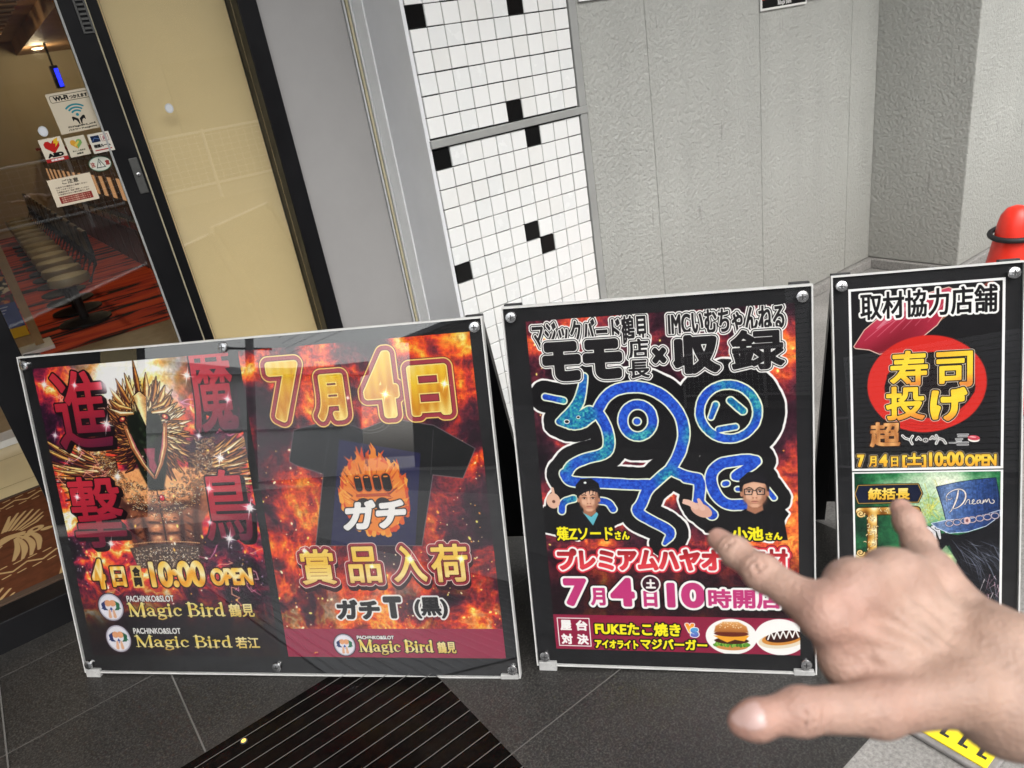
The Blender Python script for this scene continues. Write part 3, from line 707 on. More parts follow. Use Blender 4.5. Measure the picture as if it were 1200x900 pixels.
def shopname(sh, cx, cy, r, x1, y0n, y1n, kan, kx0, kx1, small):
    emblem(sh, cx, cy, r)
    sh.text('PACHINKO&SLOT', *small, [(.9, BLACK), (0, WHITE)], bold=.7)
    serif(sh, 'Magic Bird', cx+r*1.35, y0n, x1, y1n, [(2.2, BLACK), (0, lambda u, v: ramp(v, [(0, hx('fff8c8')), (.35, hx('f0cf50')), (.6, hx('fdf0a8')), (1, hx('c89020'))]))])
    sh.text(kan, kx0, y0n+2, kx1, y1n+3, [(2, BLACK), (0, lambda u, v: ramp(v, [(0, hx('fff4c0')), (1, hx('e8c050'))]))], bold=1.0)

def poster_warrior():
    S = 1.45; p = off(HA, P1['x'], P1['y']); sh = Sheet(P1['w'], P1['h'], S); W, H = sh.W, sh.H
    RED = [(0, hx('120812')), (.28, hx('33122a')), (.44, hx('6a1a34')), (.56, hx('a4243a')), (.68, hx('d8402e')), (.80, hx('f08a34')), (.92, hx('ffd488')), (1, hx('fff4dc'))]
    base = fire(W, H, 11, .08, RED, 5, 1, 1.75)
    yy, xx = np.mgrid[0:H, 0:W]; X, Y = xx/S, yy/S
    st = fbm(W, H, 6, 6, 77, 1, .62, True); sw = warp(st, 60*np.sin(Y/50), 60*np.cos(X/60))
    g = np.exp(-(((X-300)/170)**2+((Y-40)/150)**2))
    gold = ramp(np.clip(.30+1.3*(sw-.5)+.55*g, 0, 1), [(0, hx('5a2410')), (.4, hx('b8701e')), (.7, hx('f0bc4e')), (1, hx('fffbe2'))])
    k = np.clip(g*1.35-.12, 0, 1)[..., None]; base = base*(1-k)+gold*k
    k = np.clip((Y-610)/150, 0, 1)[..., None]*.93; base = base*(1-k)+np.array(hx('121013'))*k
    sh.a = base
    rng = random.Random(5); cx, cy = p(172, 512)
    PAL = [(0, hx('2a121a')), (.28, hx('6a3222')), (.5, hx('b0702f')), (.74, hx('e2b060')), (1, hx('fff0c8'))]
    def feather(x0, y0, x1, y1, wd, li, bend=0.0):
        mx_, my_ = (x0+x1)/2-(y1-y0)*bend, (y0+y1)/2+(x1-x0)*bend; L = math.hypot(x1-x0, y1-y0)
        sh.strokes([([(x0, y0), (mx_, my_), (x1, y1)], [wd*.55, wd, .8])], [(1.5, hx('160810')), (0, ramp(np.array(np.clip(li-.12, 0, 1)), PAL))])
        ox, oy = -(y1-y0)/L*wd*.18, (x1-x0)/L*wd*.18
        sh.strokes([([(x0+ox, y0+oy), (mx_+ox, my_+oy), (x1, y1)], [wd*.22, wd*.42, .4])], [(0, ramp(np.array(np.clip(li+.22, 0, 1)), PAL))])
        sh.strokes([([(x0-ox, y0-oy), (mx_-ox*1.6, my_-oy*1.6), (x1, y1)], [.8, 1.4, .4])], [(0, hx('1a0a12'), .6)])
    # wings: layered plumes sweeping out and down
    for row, (n_, r0, L0, wd) in enumerate(((17, 40, 235, 19), (16, 30, 175, 16), (14, 20, 120, 13))):
        for sx in (-1, 1):
            for k in range(n_):
                t = k/(n_-1); an = -.42+1.55*t+rng.uniform(-.04, .04); L = L0*(1-.25*t)*rng.uniform(.92, 1.08)
                x0, y0 = cx+sx*(105+r0*.4), cy+55+35*t; feather(x0, y0, x0+sx*L*math.cos(an), y0+L*math.sin(an)*.8, wd, .42+.3*math.sin(k*1.7)+rng.uniform(-.16, .2)-.12*row*0, sx*.14)
    # torso
    tx, ty = p(186, 590)
    flesh = lambda u, v: ramp(np.clip(v*1.05+.18*np.abs(u-.5), 0, 1), [(0, hx('e2a26c')), (.25, hx('d08e58')), (.45, hx('94583c')), (.7, hx('6e4234')), (1, hx('3c2020'))])
    sh.poly([(cx-165, ty-55), (cx-120, ty-92), (cx-50, ty-100), (cx+70, ty-100), (cx+140, ty-92), (cx+180, ty-55), (cx+150, ty+20), (cx+118, ty+60), (cx+104, ty+170), (cx-88, ty+170), (cx-98, ty+60), (cx-136, ty+20)], flesh, soft=7)
    D_, L_ = hx('2a1416'), hx('e6aa74')
    for sx in (-1, 1):
        sh.ell(tx+sx*56, ty-30, 62, 38, L_, .55, sx*.12, soft=.9); sh.ell(tx+sx*66, ty-42, 30, 16, hx('eebb84'), .45, sx*.2, soft=.95)
        sh.ell(tx+sx*58, ty+12, 64, 13, D_, .85, -sx*.16, soft=.9); sh.ell(tx+sx*116, ty-5, 13, 52, D_, .6, sx*.25, soft=.9)
        for j in range(4):
            sh.ell(tx+sx*25, ty+40+j*32, 20, 13, hx('c8845a'), .9-.1*j, sx*.14, soft=.85); sh.ell(tx+sx*21, ty+35+j*32, 9, 5, hx('f2c090'), .7-.08*j, sx*.2, soft=.9); sh.ell(tx+sx*28, ty+56+j*32, 24, 4.5, D_, .85, -sx*.1, soft=.9)
        sh.ell(tx+sx*56, ty+85, 9, 62, D_, .75, sx*.1, soft=.9); sh.ell(tx+sx*78, ty+70, 12, 50, hx('8a5236'), .6, sx*.12, soft=.9)
        for j in range(4): sh.ell(tx+sx*(84-3*j), ty+40+j*22, 13, 4, D_, .6, sx*.5, soft=.9)
        sh.ell(tx+sx*98, ty+100, 14, 70, D_, .7, sx*.1, soft=.9)
    sh.strokes([([(tx, ty-60), (tx+2, ty+20), (tx, ty+165)], [2, 5, 4])], [(1, D_, .4), (0, D_, .8)])
    bx, by = p(195, 652)
    sh.poly([(bx-112, by-24), (bx-50, by-32), (bx, by-35), (bx+50, by-32), (bx+105, by-24), (bx+97, by+34), (bx, by+46), (bx-97, by+34)], hx('4a3c38'), soft=3)
    for k in range(520):
        a_, b_ = rng.uniform(-100, 98), rng.uniform(-22, 34); c = rng.choice(('c8b090', 'e8d4b0', '2c2026', '8c6a50', '5a463c', 'f4e8d0')); an = rng.uniform(0, 6)
        sh.strokes([([(bx+a_+4*math.cos(an+q), by+b_+3*math.sin(an+q)) for q in (0, .8, 1.6)], [.6, 2, .4])], [(0, hx(c), .9)])
    for k in range(44): sh.ell(bx-112+k*5.1, by-33-8*math.cos((k-22)/22*1.5), 2.2, 2.2, hx('a87850')); sh.ell(bx-112.6+k*5.1, by-33.8-8*math.cos((k-22)/22*1.5), .8, .8, hx('f0d0a0'))
    # filigree collar
    for k in range(900):
        an = rng.uniform(.02, 3.12); rr = 128+rng.uniform(0, 92)*(1-.45*abs(math.cos(an)))+24*math.sin(an)**6*rng.random()
        x, y = cx+4+math.cos(an)*rr*1.08, cy+10+math.sin(an)*rr*.98; t = rng.uniform(0, 6.28); q_ = rng.choice((2.5, 4, 5.5))
        sh.strokes([([(x+q_*math.cos(t+u), y+q_*.8*math.sin(t+u)) for u in (0, .9, 1.8, 2.7)], [.5, 1.9, 1.5, .4])], [(.9, hx('1e0c12'), .75), (0, hx(rng.choice(('e8c088', 'b07c48', 'f8e4bc', '8a5434', 'cf9a5a'))), .95)])
    sh.ell(cx+10, cy+172, 9, 10, hx('2a0c10')); sh.ell(cx+10, cy+172, 7, 8, hx('c02a3a')); sh.ell(cx+8, cy+169, 2.4, 2.4, hx('ffc0c0'))
    # feathered helmet
    for r0, n_, L, wd in ((140, 60, 62, 10.5), (124, 56, 58, 10), (108, 50, 52, 9.5), (92, 44, 46, 9), (76, 36, 40, 8), (62, 28, 32, 7)):
        for k in range(n_):
            an = 2*math.pi*k/n_+rng.uniform(-.06, .06)
            if abs((an-math.pi/2+math.pi) % (2*math.pi)-math.pi) < .5: continue
            ex = rng.uniform(.94, 1.12); li = .46-.26*math.sin(an)+.16*math.cos(an)+rng.uniform(-.26, .28)
            feather(cx+math.cos(an)*(r0-L*.75)*.9, cy-12+math.sin(an)*(r0-L*.75), cx+math.cos(an+.13)*r0*ex*.92, cy-12+math.sin(an+.13)*r0*ex, wd, li, .1*(1 if math.cos(an) > 0 else -1))
    for k in range(9):
        a_ = -1.57+(k-4)*.2; R1 = 178+26*(k == 4)-9*abs(k-4)+rng.uniform(-6, 6)
        feather(cx+math.cos(a_)*92, cy-12+math.sin(a_)*92, cx+math.cos(a_)*R1*.95, cy-10+math.sin(a_)*R1, 15, .35+.3*(k % 2), .05*(k-4)/4)
    # open beak
    sh.poly([(cx-50, cy-58), (cx-20, cy-70), (cx+20, cy-70), (cx+50, cy-58), (cx+58, cy+20), (cx+40, cy+95), (cx+20, cy+150), (cx-22, cy+150), (cx-42, cy+95), (cx-58, cy+20)], hx('11160f'), soft=6)
    for k in range(70):
        x, y = cx+rng.gauss(0, 22), cy+rng.gauss(10, 50); sh.ell(x, y, rng.uniform(4, 14), rng.uniform(3, 8), hx(rng.choice(('22301f', '182218', '2c3a26', '0e120d', '3a4632'))), .5, rng.uniform(0, 3), soft=.9)
    for sx in (-1, 1):
        sh.strokes([([(cx+sx*60, cy-30), (cx+sx*50, cy+25), (cx+sx*28, cy+75), (cx+sx*2, cy+116)], [11, 13, 10, 4])], [(1.6, hx('1e0a0c')), (0, hx('a06038'))])
        sh.strokes([([(cx+sx*57, cy-24), (cx+sx*46, cy+26), (cx+sx*25, cy+74), (cx+sx*2, cy+110)], [3, 5, 4, 1.4])], [(0, hx('eebf8a'))])
        sh.strokes([([(cx+sx*50, cy-10), (cx+sx*40, cy+30), (cx+sx*20, cy+72)], [3, 5, 2])], [(0, hx('b85a68'), .9)])
        sh.ell(cx+sx*66, cy-52, 16, 9, hx('1c0a10'), 1, sx*.45); sh.ell(cx+sx*65, cy-52, 9, 6, hx('b03a34'), 1, sx*.45); sh.ell(cx+sx*64, cy-53, 3.4, 3, hx('ffd890'))
        feather(cx+sx*30, cy-66, cx+sx*100, cy-84, 12, .75, sx*.1); feather(cx+sx*34, cy-78, cx+sx*92, cy-108, 11, .6, sx*.1)
    sh.poly([(cx-19, cy-112), (cx+2, cy-124), (cx+20, cy-108), (cx+13, cy-70), (cx+3, cy-30), (cx-8, cy-68)], lambda u, v: ramp(u, [(0, hx('b07a38')), (.4, hx('fbe6ac')), (1, hx('9a5a28'))]), layers=[(1.8, hx('1e0a10'))])
    sh.poly([(cx-17, cy+32), (cx+17, cy+32), (cx+9, cy+66), (cx+13, cy+84), (cx, cy+104), (cx-11, cy+84), (cx-8, cy+64)], hx('8e3f50'), soft=3)
    # sparks of lightning
    for k in range(46):
        x, y = rng.uniform(0, 590), rng.uniform(40, 660)
        if abs(x-cx) < 150: continue
        pts = [(x, y)]
        for q in range(7): x += rng.uniform(-24, 24); y += rng.uniform(-10, 22); pts.append((x, y))
        sh.strokes([(pts, [1.8, 1.4, 1.8, 1.2, 1.6, 1, 1.2, .4])], [(3, hx('d03a68'), .25), (0, hx(rng.choice(('ffd8d8', 'f0b0d0', 'ffc890'))), .8)])
    for k in range(110):
        x, y = rng.choice((rng.uniform(0, 70), rng.uniform(500, 596))), rng.uniform(260, 640); sh.ell(x, y, rng.uniform(1, 5), rng.uniform(1, 3.4), hx(rng.choice(('d8d0e0', 'a898b8', '8a7090', 'f0ecf4'))), .55, rng.uniform(0, 3), soft=.7)
    embers(sh, 110, 3, 0, 250, 590, 700)
    gr = fbm(W, H, 70, 3, 51, 1, .7); sh.a = np.clip(sh.a*(.92+.5*gr[..., None]), 0, 1)
    red = lambda u, v: ramp(v+.25*(u-.5), [(0, hx('d23444')), (.5, hx('b4263a')), (1, hx('5c1a38'))])
    for t, a, b_ in (('進', (52, 436), (134, 524)), ('魔', (212, 402), (283, 505)), ('撃', (73, 560), (152, 642)), ('鳥', (229, 552), (302, 634))):
        x0, y0 = p(*a); x1, y1 = p(*b_)
        sh.text(t, x0, y0, x1, y1, [(4.0, hx('180a10')), (0, red)], bold=3.2, shear=.03, sh=(9, 8, hx('180a10')))
    x0, y0 = p(102, 657); x1, y1 = p(299, 690)
    gl = lambda u, v: ramp(np.clip(v+.15*np.sin(u*19), 0, 1), [(0, hx('ffc83a')), (.4, hx('fff6c0')), (.62, hx('f3a51e')), (1, hx('ffe27a'))])
    def pt(t, a, b_, bold, lay=4.2):
        sh.text(t, *p(*a), *p(*b_), [(lay, hx('3a1408')), (0, gl)], bold=bold)
    pt('4', (102, 656), (126, 692), 4.5); pt('日', (127, 665), (149, 689), 3.5)
    q0, q1 = p(151, 664), p(169, 690); sh.rect(*q0, *q1, hx('f0d070')); m = (q1[1]-q0[1])/2
    sh.text('合', q0[0]+5, q0[1]+4, q1[0]-5, q0[1]+m-1, [(0, hx('1a0c08'))], bold=2); sh.text('同', q0[0]+5, q0[1]+m+2, q1[0]-5, q1[1]-4, [(0, hx('1a0c08'))], bold=2)
    pt('10:00', (172, 659), (243, 689), 4.2); pt('OPEN', (245, 667), (298, 687), 3.4)
    for (ex, ey), (ax, ay), y1_, kn in (((129, 713), (147, 708), 722, '鶴見'), ((138, 750), (155, 746), 759, '若江')):
        c = p(ex, ey); n1 = p(ax+2, ay); n2 = p(ax+119, y1_)
        k0 = p(270 if kn == '鶴見' else 277, 0)[0]; 
        sm0 = p(ax, ay-7); sm1 = p(ax+57, ay-2)
        shopname(sh, c[0], c[1], 40, p(265 if kn == '鶴見' else 273, y1_)[0], n1[1]+2, n2[1]+3, kn, p(269 if kn == '鶴見' else 277, y1_)[0], p(299 if kn == '鶴見' else 305, y1_)[0], (sm0[0], sm0[1]-4, sm1[0], sm1[1]+1))
    for a in ((50, 450, 26), (86, 451, 18), (124, 497, 34), (63, 510, 20), (91, 526, 18), (137, 559, 24), (89, 583, 20), (219, 440, 30), (267, 468, 24), (233, 511, 20), (258, 537, 32), (245, 573, 24), (293, 596, 36), (269, 632, 34), (246, 613, 18), (129, 638, 26), (293, 596, 20)):
        c = p(*a[:2]); sh.spark(c[0], c[1], a[2])
    c = p(125, 450); sh.glow(c[0], c[1], 26, (1, 1, 1), .9)
    return sh.image('warrior_poster')

def poster_shirt():
    S = 1.45; p = off(HA, P2['x'], P2['y']); sh = Sheet(P2['w'], P2['h'], S); W, H = sh.W, sh.H
    sh.a = fire(W, H, 41, .05, LAVA, 3.2, 1, 1.5)
    yy, xx = np.mgrid[0:H, 0:W]; X, Y = xx/S, yy/S
    k = np.clip(1-np.hypot((X-330)/330, (Y-430)/260), 0, 1)[..., None]*.45; sh.a = sh.a*(1-k)+np.array(hx('3a1430'))*k
    k = np.clip((Y-560)/200, 0, 1)[..., None]*.55; ft = fire(W, H, 99, .22, LAVA, 6, 1, 1.8); sh.a = sh.a*(1-k)+ft*k
    gr = fbm(W, H, 60, 4, 53, 1, .7, True)[..., None]; sh.a = np.clip(sh.a*(.6+.75*gr), 0, 1)
    embers(sh, 260, 8, 0, 250, 611, 780)
    # black T-shirt
    T = [(345, 505), (395, 492), (425, 505), (458, 492), (508, 500), (556, 527), (542, 561), (507, 557), (494, 640), (371, 640), (380, 556), (346, 545), (340, 541)]
    Tp = [p(*q) for q in T]; sh.poly(Tp, hx('17181a'), layers=[(2.6, hx('6a6468'), .85)])
    sh.line([p(508, 505), p(505, 557)], 1.6, hx('4a4a4e')); sh.line([p(388, 500), p(379, 556)], 1.6, hx('4a4a4e'))
    c = p(433, 492); 
    for rr in (58, 46): sh.strokes([([(c[0]+rr*math.cos(a), c[1]+rr*.62*math.sin(a)) for a in np.linspace(.25, 2.9, 14)], 1.6)], [(0, hx('515156'))])
    q = [p(398, 516), p(493, 532), p(487, 640), p(388, 640)]; sh.poly(q, hx('20204a'))
    # flaming fist-and-skull print
    fx, fy = p(439, 582); rng = random.Random(4)
    for k in range(150):
        an = rng.uniform(0, 6.28); rx, ry = 92*rng.uniform(.75, 1.0), 104*rng.uniform(.75, 1.0)
        x, y = fx+math.cos(an)*rx, fy+math.sin(an)*ry; L = rng.uniform(12, 40)
        sh.strokes([([(x, y+8), (x+rng.uniform(-8, 8), y-L*.5), (x+rng.uniform(-12, 12), y-L)], [13, 8, 1])], [(0, hx(rng.choice(('f08a2a', 'e2601e', 'f6a83c', 'd8481c'))))])
    sh.ell(fx, fy, 84, 96, hx('ee8a2e'))
    for k in range(90):
        an = rng.uniform(0, 6.28); r = rng.uniform(30, 82); sh.strokes([([(fx+math.cos(an)*r, fy+math.sin(an)*r*1.15), (fx+math.cos(an)*(r+18)+4, fy+math.sin(an)*(r+18)*1.1-12)], [5, 1])], [(0, hx(rng.choice(('c8481a', 'f8b850', 'e06a20', '7a2a14'))), .8)])
    for k, (dx, wv) in enumerate(((-40, 19), (-15, 20), (11, 20), (37, 24))):
        sh.strokes([([(fx+dx, fy-46), (fx+dx+2, fy-22)], wv)], [(3, hx('d8641e')), (0, hx('1c1210'))]); sh.strokes([([(fx+dx-4, fy-50), (fx+dx+4, fy-50)], 4)], [(0, hx('e88a30'))])
    for sx in (-1, 1):
        sh.ell(fx+sx*26-6, fy+24, 21, 19, hx('1a1010')); sh.ell(fx+sx*26-6, fy+24, 24, 3, hx('e8842a'), .0)
    sh.strokes([([(fx-46, fy-2), (fx+34, fy-2), (fx+44, fy+4)], [8, 9, 3])], [(0, hx('b8481a'))])
    sh.poly([(fx-6, fy+36), (fx+6, fy+36), (fx, fy+54)], hx('1a1010'))
    x0, y0 = p(398, 588); x1, y1 = p(479, 620)
    sh.text('ガチ', x0, y0, x1, y1, [(3, hx('14141c')), (0, WHITE)], bold=5, shear=.22, rot=-.03)
    # banner 7月4日
    for t, a, b_, bd in (('7', (311, 426), (358, 493), 7), ('月', (367, 441), (408, 492), 5), ('4', (421, 415), (471, 489), 7), ('日', (477, 431), (529, 486), 6)):
        sh.text(t, *p(*a), *p(*b_), [(20, hx('4a1018'), .6), (17.5, hx('ffe27a')), (14.5, hx('a83a48')), (5.0, hx('6e1c20')), (3.0, hx('ffe98a')), (0, GOLDY)], bold=bd)
    for q in ((452, 463, 26), (521, 451, 24), (408, 467, 12)): sh.spark(*p(*q[:2]), q[2], (1, .97, .8))
    # prize line
    for k, (t, a, b_) in enumerate((('賞', (349, 645), (396, 686)), ('品', (405, 642), (449, 684)), ('入', (457, 641), (502, 683)), ('荷', (502, 639), (551, 683)))):
        sh.text(t, *p(*a), *p(*b_), [(10.5, hx('f4ded4')), (8.4, hx('a03040')), (3.0, hx('6a1a14')), (0, lambda u, v: ramp(v, [(0, hx('fff2a0')), (.4, hx('f6c846')), (.7, hx('ffe99a')), (1, hx('c8801a'))]))], bold=2.4, sh=(2, 12, hx('33141a')))
    for q in ((357, 646, 20), (481, 656, 26), (436, 665, 14), (540, 656, 22)): sh.spark(*p(*q[:2]), q[2], (1, .97, .85))
    for t, a, b_, bd in (('ガチ', (393, 704), (447, 727), 3.5), ('T', (448, 700), (473, 726), 5.5), ('(黒)', (484, 701), (526, 726), 2.4)):
        sh.text(t, *p(*a), *p(*b_), [(4.5, WHITE), (0, hx('1a1618'))], bold=bd)
    y = p(460, 738)[1]; sh.rect(0, y, 611, 848, hx('9c2e4c'))
    c = p(404, 757); n1 = p(420, 751); n2 = p(520, 765)
    shopname(sh, c[0], c[1], 30, p(508, 758)[0], n1[1]+2, n2[1]+1, '鶴見', p(512, 758)[0], p(534, 758)[0], (p(418, 747)[0], p(418, 746)[1], p(462, 750)[0], p(418, 750)[1]+1))
    return sh.image('shirt_poster')

def poster_doodle():
    S = 1.45; p = off(HB, P3['x'], P3['y']); sh = Sheet(P3['w'], P3['h'], S); W, H = sh.W, sh.H
    sh.a = fire(W, H, 23, .02, [(0, hx('150c12')), (.32, hx('361a26')), (.5, hx('6e2632')), (.64, hx('b03c30')), (.76, hx('e06a30')), (.88, hx('f8a84a')), (1, hx('ffe8a8'))], 3.6, 1, 1.35)
    yy, xx = np.mgrid[0:H, 0:W]; Y = yy/S
    k = np.clip((Y-560)/130, 0, 1)[..., None]*.8; sh.a = sh.a*(1-k)+np.array(hx('201015'))*k
    gr = fbm(W, H, 60, 4, 54, 1, .7, True)[..., None]; sh.a = np.clip(sh.a*(.6+.75*gr), 0, 1)
    embers(sh, 130, 21, 0, 0, 591, 600)
    z6 = lambda L: [p(580+x/3.077, 330+y/3.077) for x, y in L]
    z7 = lambda L: [p(580+x/3.077, 560+y/3.077) for x, y in L]
    za = lambda L: [p(620+x/7.5, 550+y/7.5) for x, y in L]
    zb = lambda L: [p(800+x/8, 530+y/8) for x, y in L]
    lines = [
     (z6([(325, 345), (318, 400), (300, 455), (235, 508)]), [14, 16, 22, 12]),
     (z6([(235, 508), (300, 512), (345, 480)]), [12, 34, 30]),
     (z6([(372, 470), (400, 420), (450, 385), (540, 378), (620, 415), (675, 480), (690, 550), (672, 620), (635, 680)]), 20),
     (z6([(372, 470), (405, 520), (418, 580), (405, 625), (330, 640), (275, 665), (255, 705)]) + za([(310, 40), (345, 110), (420, 125), (700, 130), (950, 145), (1050, 140)]), 20),
     (z6([(635, 680)])+za([(1100, 130), (1040, 190), (1000, 300), (940, 380), (1050, 450), (1200, 520)])+z7([(640, 205), (612, 240)]), [20, 20, 20, 20, 22, 20, 20, 18, 8]),
     (z6([(635, 680), (690, 705), (750, 715)])+zb([(0, 240), (150, 260), (170, 300), (160, 420), (150, 480), (280, 590)]), 20),
     (za([(285, 380), (290, 300), (390, 270)]), 13), (za([(600, 285), (700, 295), (740, 360)]), 13),
     (zb([(690, 85), (600, 70), (440, 95), (360, 110), (270, 200), (280, 330), (340, 440), (430, 500), (600, 495)]), 20),
     (zb([(690, 85), (640, 140), (450, 240), (640, 235), (740, 250)]), [20, 18, 12, 14, 8]), (zb([(800, 350), (860, 430)]), 8),
    ]
    eye = z6([(520+55*math.cos(a), 503+58*math.sin(a)) for a in np.linspace(0, 6.283, 26)])
    ringp = z6([(848+104*math.cos(a), 470+98*math.sin(a)) for a in np.linspace(0, 6.283, 34)])
    extra = [(z6([(185, 418), (250, 432)]), 14), (z6([(802, 445), (785, 490)]), 12), (z6([(855, 430), (900, 468)]), 15), (z6([(812, 535), (872, 525)]), 12),
             (eye, 20), (ringp, 18), (zb([(400, 300), (420, 296)]), 12), (zb([(520, 350), (560, 350)]), 10), (z6([(517, 507)]), 16)]
    lines = [chaikin(q, [x*1.22 for x in w_] if isinstance(w_, list) else w_*1.22) for q, w_ in lines]; allst = lines+extra
    dil = [(q, [x+64 for x in w_] if isinstance(w_, list) else w_+64) for q, w_ in lines+extra[:1]+[(eye, 56), (ringp, 52)]]
    b = (0, 0, sh.W, sh.H); sd = sh.sd_caps(b, dil)
    blob = [z7([(175, 110), (160, 200), (300, 230), (470, 160), (400, 110), (330, 60)]), z7([(700, 110), (760, 200), (1000, 230), (1060, 130), (1000, 60), (800, 120)])]
    for q in blob: sd = np.minimum(sd, sh.sd_poly(b, q))
    c0 = z6([(848, 470)])[0]; Xg, Yg = sh.grid(b); sd = np.minimum(sd, np.hypot(Xg-c0[0], Yg-c0[1])-60)
    wob = (fbm(W, H, 26, 3, 5)-.5)*5
    sd = sd+wob
    sh.put(b, sh.cov(sd, 5.0), WHITE); sh.put(b, sh.cov(sd, 0), hx('161517'))
    si = sh.sd_caps(b, allst)+wob*.4
    gl = fbm(W, H, 120, 2, 6); t = np.clip((fbm(W, H, 5, 3, 15)-.60)*7+.35, 0, 1)*.8
    blue = ramp(gl, [(0, hx('16308e')), (.5, hx('2450c4')), (1, hx('3f74e0'))]); teal = ramp(gl, [(0, hx('0e3f66')), (.45, hx('1b7fa8')), (.6, hx('2fa596')), (1, hx('7fe0d0'))])
    cc = blue*(1-t[..., None])+teal*t[..., None]
    sh.put(b, sh.cov(si, 3.4), hx('e9f0d2')); sh.put(b, sh.cov(si, 0), cc)
    for cxy, r in ((z6([(262, 508)])[0], 7), (z6([(304, 492)])[0], 5)): sh.ell(*cxy, r, r*.8, WHITE); sh.ell(*cxy, r*.7, r*.5, hx('161517'))
    # two printed men
    def man(fx, fy, s, glasses, cap):
        sk, dk, lt_ = hx('cf9a7c'), hx('8e5c46'), hx('ecc0a4'); E = lambda x, y, rx, ry, c, a=1.0, rot=0.0, so=.8: sh.ell(fx+x*s, fy+y*s, rx*s, ry*s, c, a, rot, soft=so)
        Q = lambda L: [(fx+x*s, fy+y*s) for x, y in L]
        sh.poly(Q([(-84, 150), (-78, 92), (-60, 70), (-26, 52), (26, 52), (58, 68), (80, 90), (88, 150)]), hx('161518'), soft=2)
        for k in range(5): sh.strokes([(Q([(-60+k*26, 80+(k % 2)*10), (-50+k*24, 145)]), [2*s, 5*s])], [(0, hx('2a282c'), .6)])
        sh.poly(Q([(-18, 20), (18, 20), (23, 56), (0, 68), (-23, 56)]), hx('a87258'), soft=3); E(2, 40, 18, 9, hx('6e4434'), .7)
        if cap: sh.poly(Q([(-27, 46), (-20, 54), (4, 68), (24, 50), (29, 58), (8, 100)]), hx('62b8c8'), soft=1.5)
        sh.ell(fx, fy-16*s, 41*s, 44*s, hx('141216'))
        sh.poly(Q([(-31, -24), (0, -32), (31, -24), (34, 2), (30, 24), (19, 40), (7, 48), (-7, 48), (-19, 40), (-30, 24), (-34, 2)]), sk, soft=3.5)
        E(0, -16, 26, 14, lt_, .6); E(-17, 14, 11, 13, lt_, .6); E(16, 14, 10, 12, lt_, .45); E(0, 10, 5, 16, lt_, .7); E(0, 42, 12, 6, lt_, .4)
        E(28, 10, 9, 30, dk, .65, .1); E(-30, 14, 6, 24, dk, .5, -.1); E(0, 34, 14, 3, dk, .35); E(-20, 30, 8, 12, dk, .3, -.4); E(19, 30, 8, 12, dk, .45, .4)
        for sx in (-1, 1):
            E(sx*15, -3, 11, 6, hx('9a664e'), .6); E(sx*36, 6, 4.5, 8.5, hx('b98063'), 1, 0, .5)
            sh.strokes([(Q([(sx*7, -11), (sx*15, -14), (sx*24, -11)]), [2.4*s, 3.4*s, 1.6*s])], [(0, hx('2a1a16'), .85)])
            E(sx*15, -1, 6.5, 2.6, hx('e6d8d0'), .9, 0, .5); E(sx*15, -1.2, 3.3, 3, hx('1a0f0e'), 1, 0, .5); sh.strokes([(Q([(sx*8, -2), (sx*15, -4.5), (sx*22, -2)]), 1.5*s)], [(0, hx('23130f'), .9)])
        E(-4, 18, 3, 2, hx('6e3c30'), .7); E(4, 18, 3, 2, hx('6e3c30'), .7); E(0, 16, 4.5, 4, hx('e0ac90'), .6)
        sh.strokes([(Q([(-10, 29), (0, 28.5), (10, 29)]), [1.6*s, 3.4*s, 1.6*s])], [(0, hx('a65850'), .9)]); sh.strokes([(Q([(-9, 29), (9, 29)]), 1.0*s)], [(0, hx('5e2a28'), .8)]); E(0, 32.5, 7, 1.6, hx('d08a80'), .7)
        if cap:
            sh.poly(Q([(-45, -14), (-41, -50), (-22, -72), (14, -74), (38, -54), (45, -16), (34, -22), (10, -30), (-14, -22), (-32, -10)]), hx('17161a'), soft=2); sh.strokes([(Q([(-38, -20), (-10, -30), (20, -34), (42, -22)]), 3*s)], [(0, hx('2e2c32'))]); sh.ell(fx-8*s, fy-58*s, 5*s, 4*s, WHITE)
            for x in (-30, -20, -8, 6, 18, 28): sh.strokes([(Q([(x, -30), (x-3, -14)]), [4*s, .8*s])], [(0, hx('17161a'))])
        else:
            sh.poly(Q([(-40, 0), (-41, -38), (-16, -61), (20, -60), (41, -38), (40, 0), (35, -16), (28, -26), (-6, -32), (-28, -24), (-35, -14)]), hx('17151a'), soft=2)
            for k in range(14): sh.strokes([(Q([(-34+k*5, -52+abs(k-7)*2), (-36+k*5.4, -30)]), [1.2*s, .5*s])], [(0, hx('3a363e'), .7)])
        if glasses:
            for sx in (-1, 1):
                q = Q([(sx*4, -8), (sx*28, -9), (sx*27, 8), (sx*8, 8)])
                sh.poly(q, hx('e8eef0'), .12); sh.strokes([(q+[q[0]], 2.3*s)], [(0, hx('141318'))])
            sh.strokes([(Q([(-5, -4), (5, -4)]), 2.2*s)], [(0, hx('141318'))])
    a = za([(525, 275)])[0]; man(a[0], a[1]-2, .70, False, True)
    a = zb([(680, 390)])[0]; man(a[0], a[1]-4, .80, True, False)
    sk = hx('e0b49c')
    a = za([(210, 290)])[0]; sh.ell(a[0], a[1], 17, 20, sk); sh.strokes([([za([(212, 240)])[0], za([(205, 180)])[0]], [9, 6])], [(0, sk)]); sh.ell(a[0]+1, a[1]+2, 4, 4, hx('6a4438'))
    h0 = zb([(180, 550)])[0]; sh.ell(h0[0], h0[1], 26, 16, hx('d8a894'), 1, .5)
    for q in ([(130, 520), (70, 490), (15, 478)], [(110, 500), (60, 470), (20, 458)], [(190, 530), (170, 480), (155, 450)]): sh.strokes([(zb(q), [13, 10, 7])], [(0, hx('e2b7a4'))])
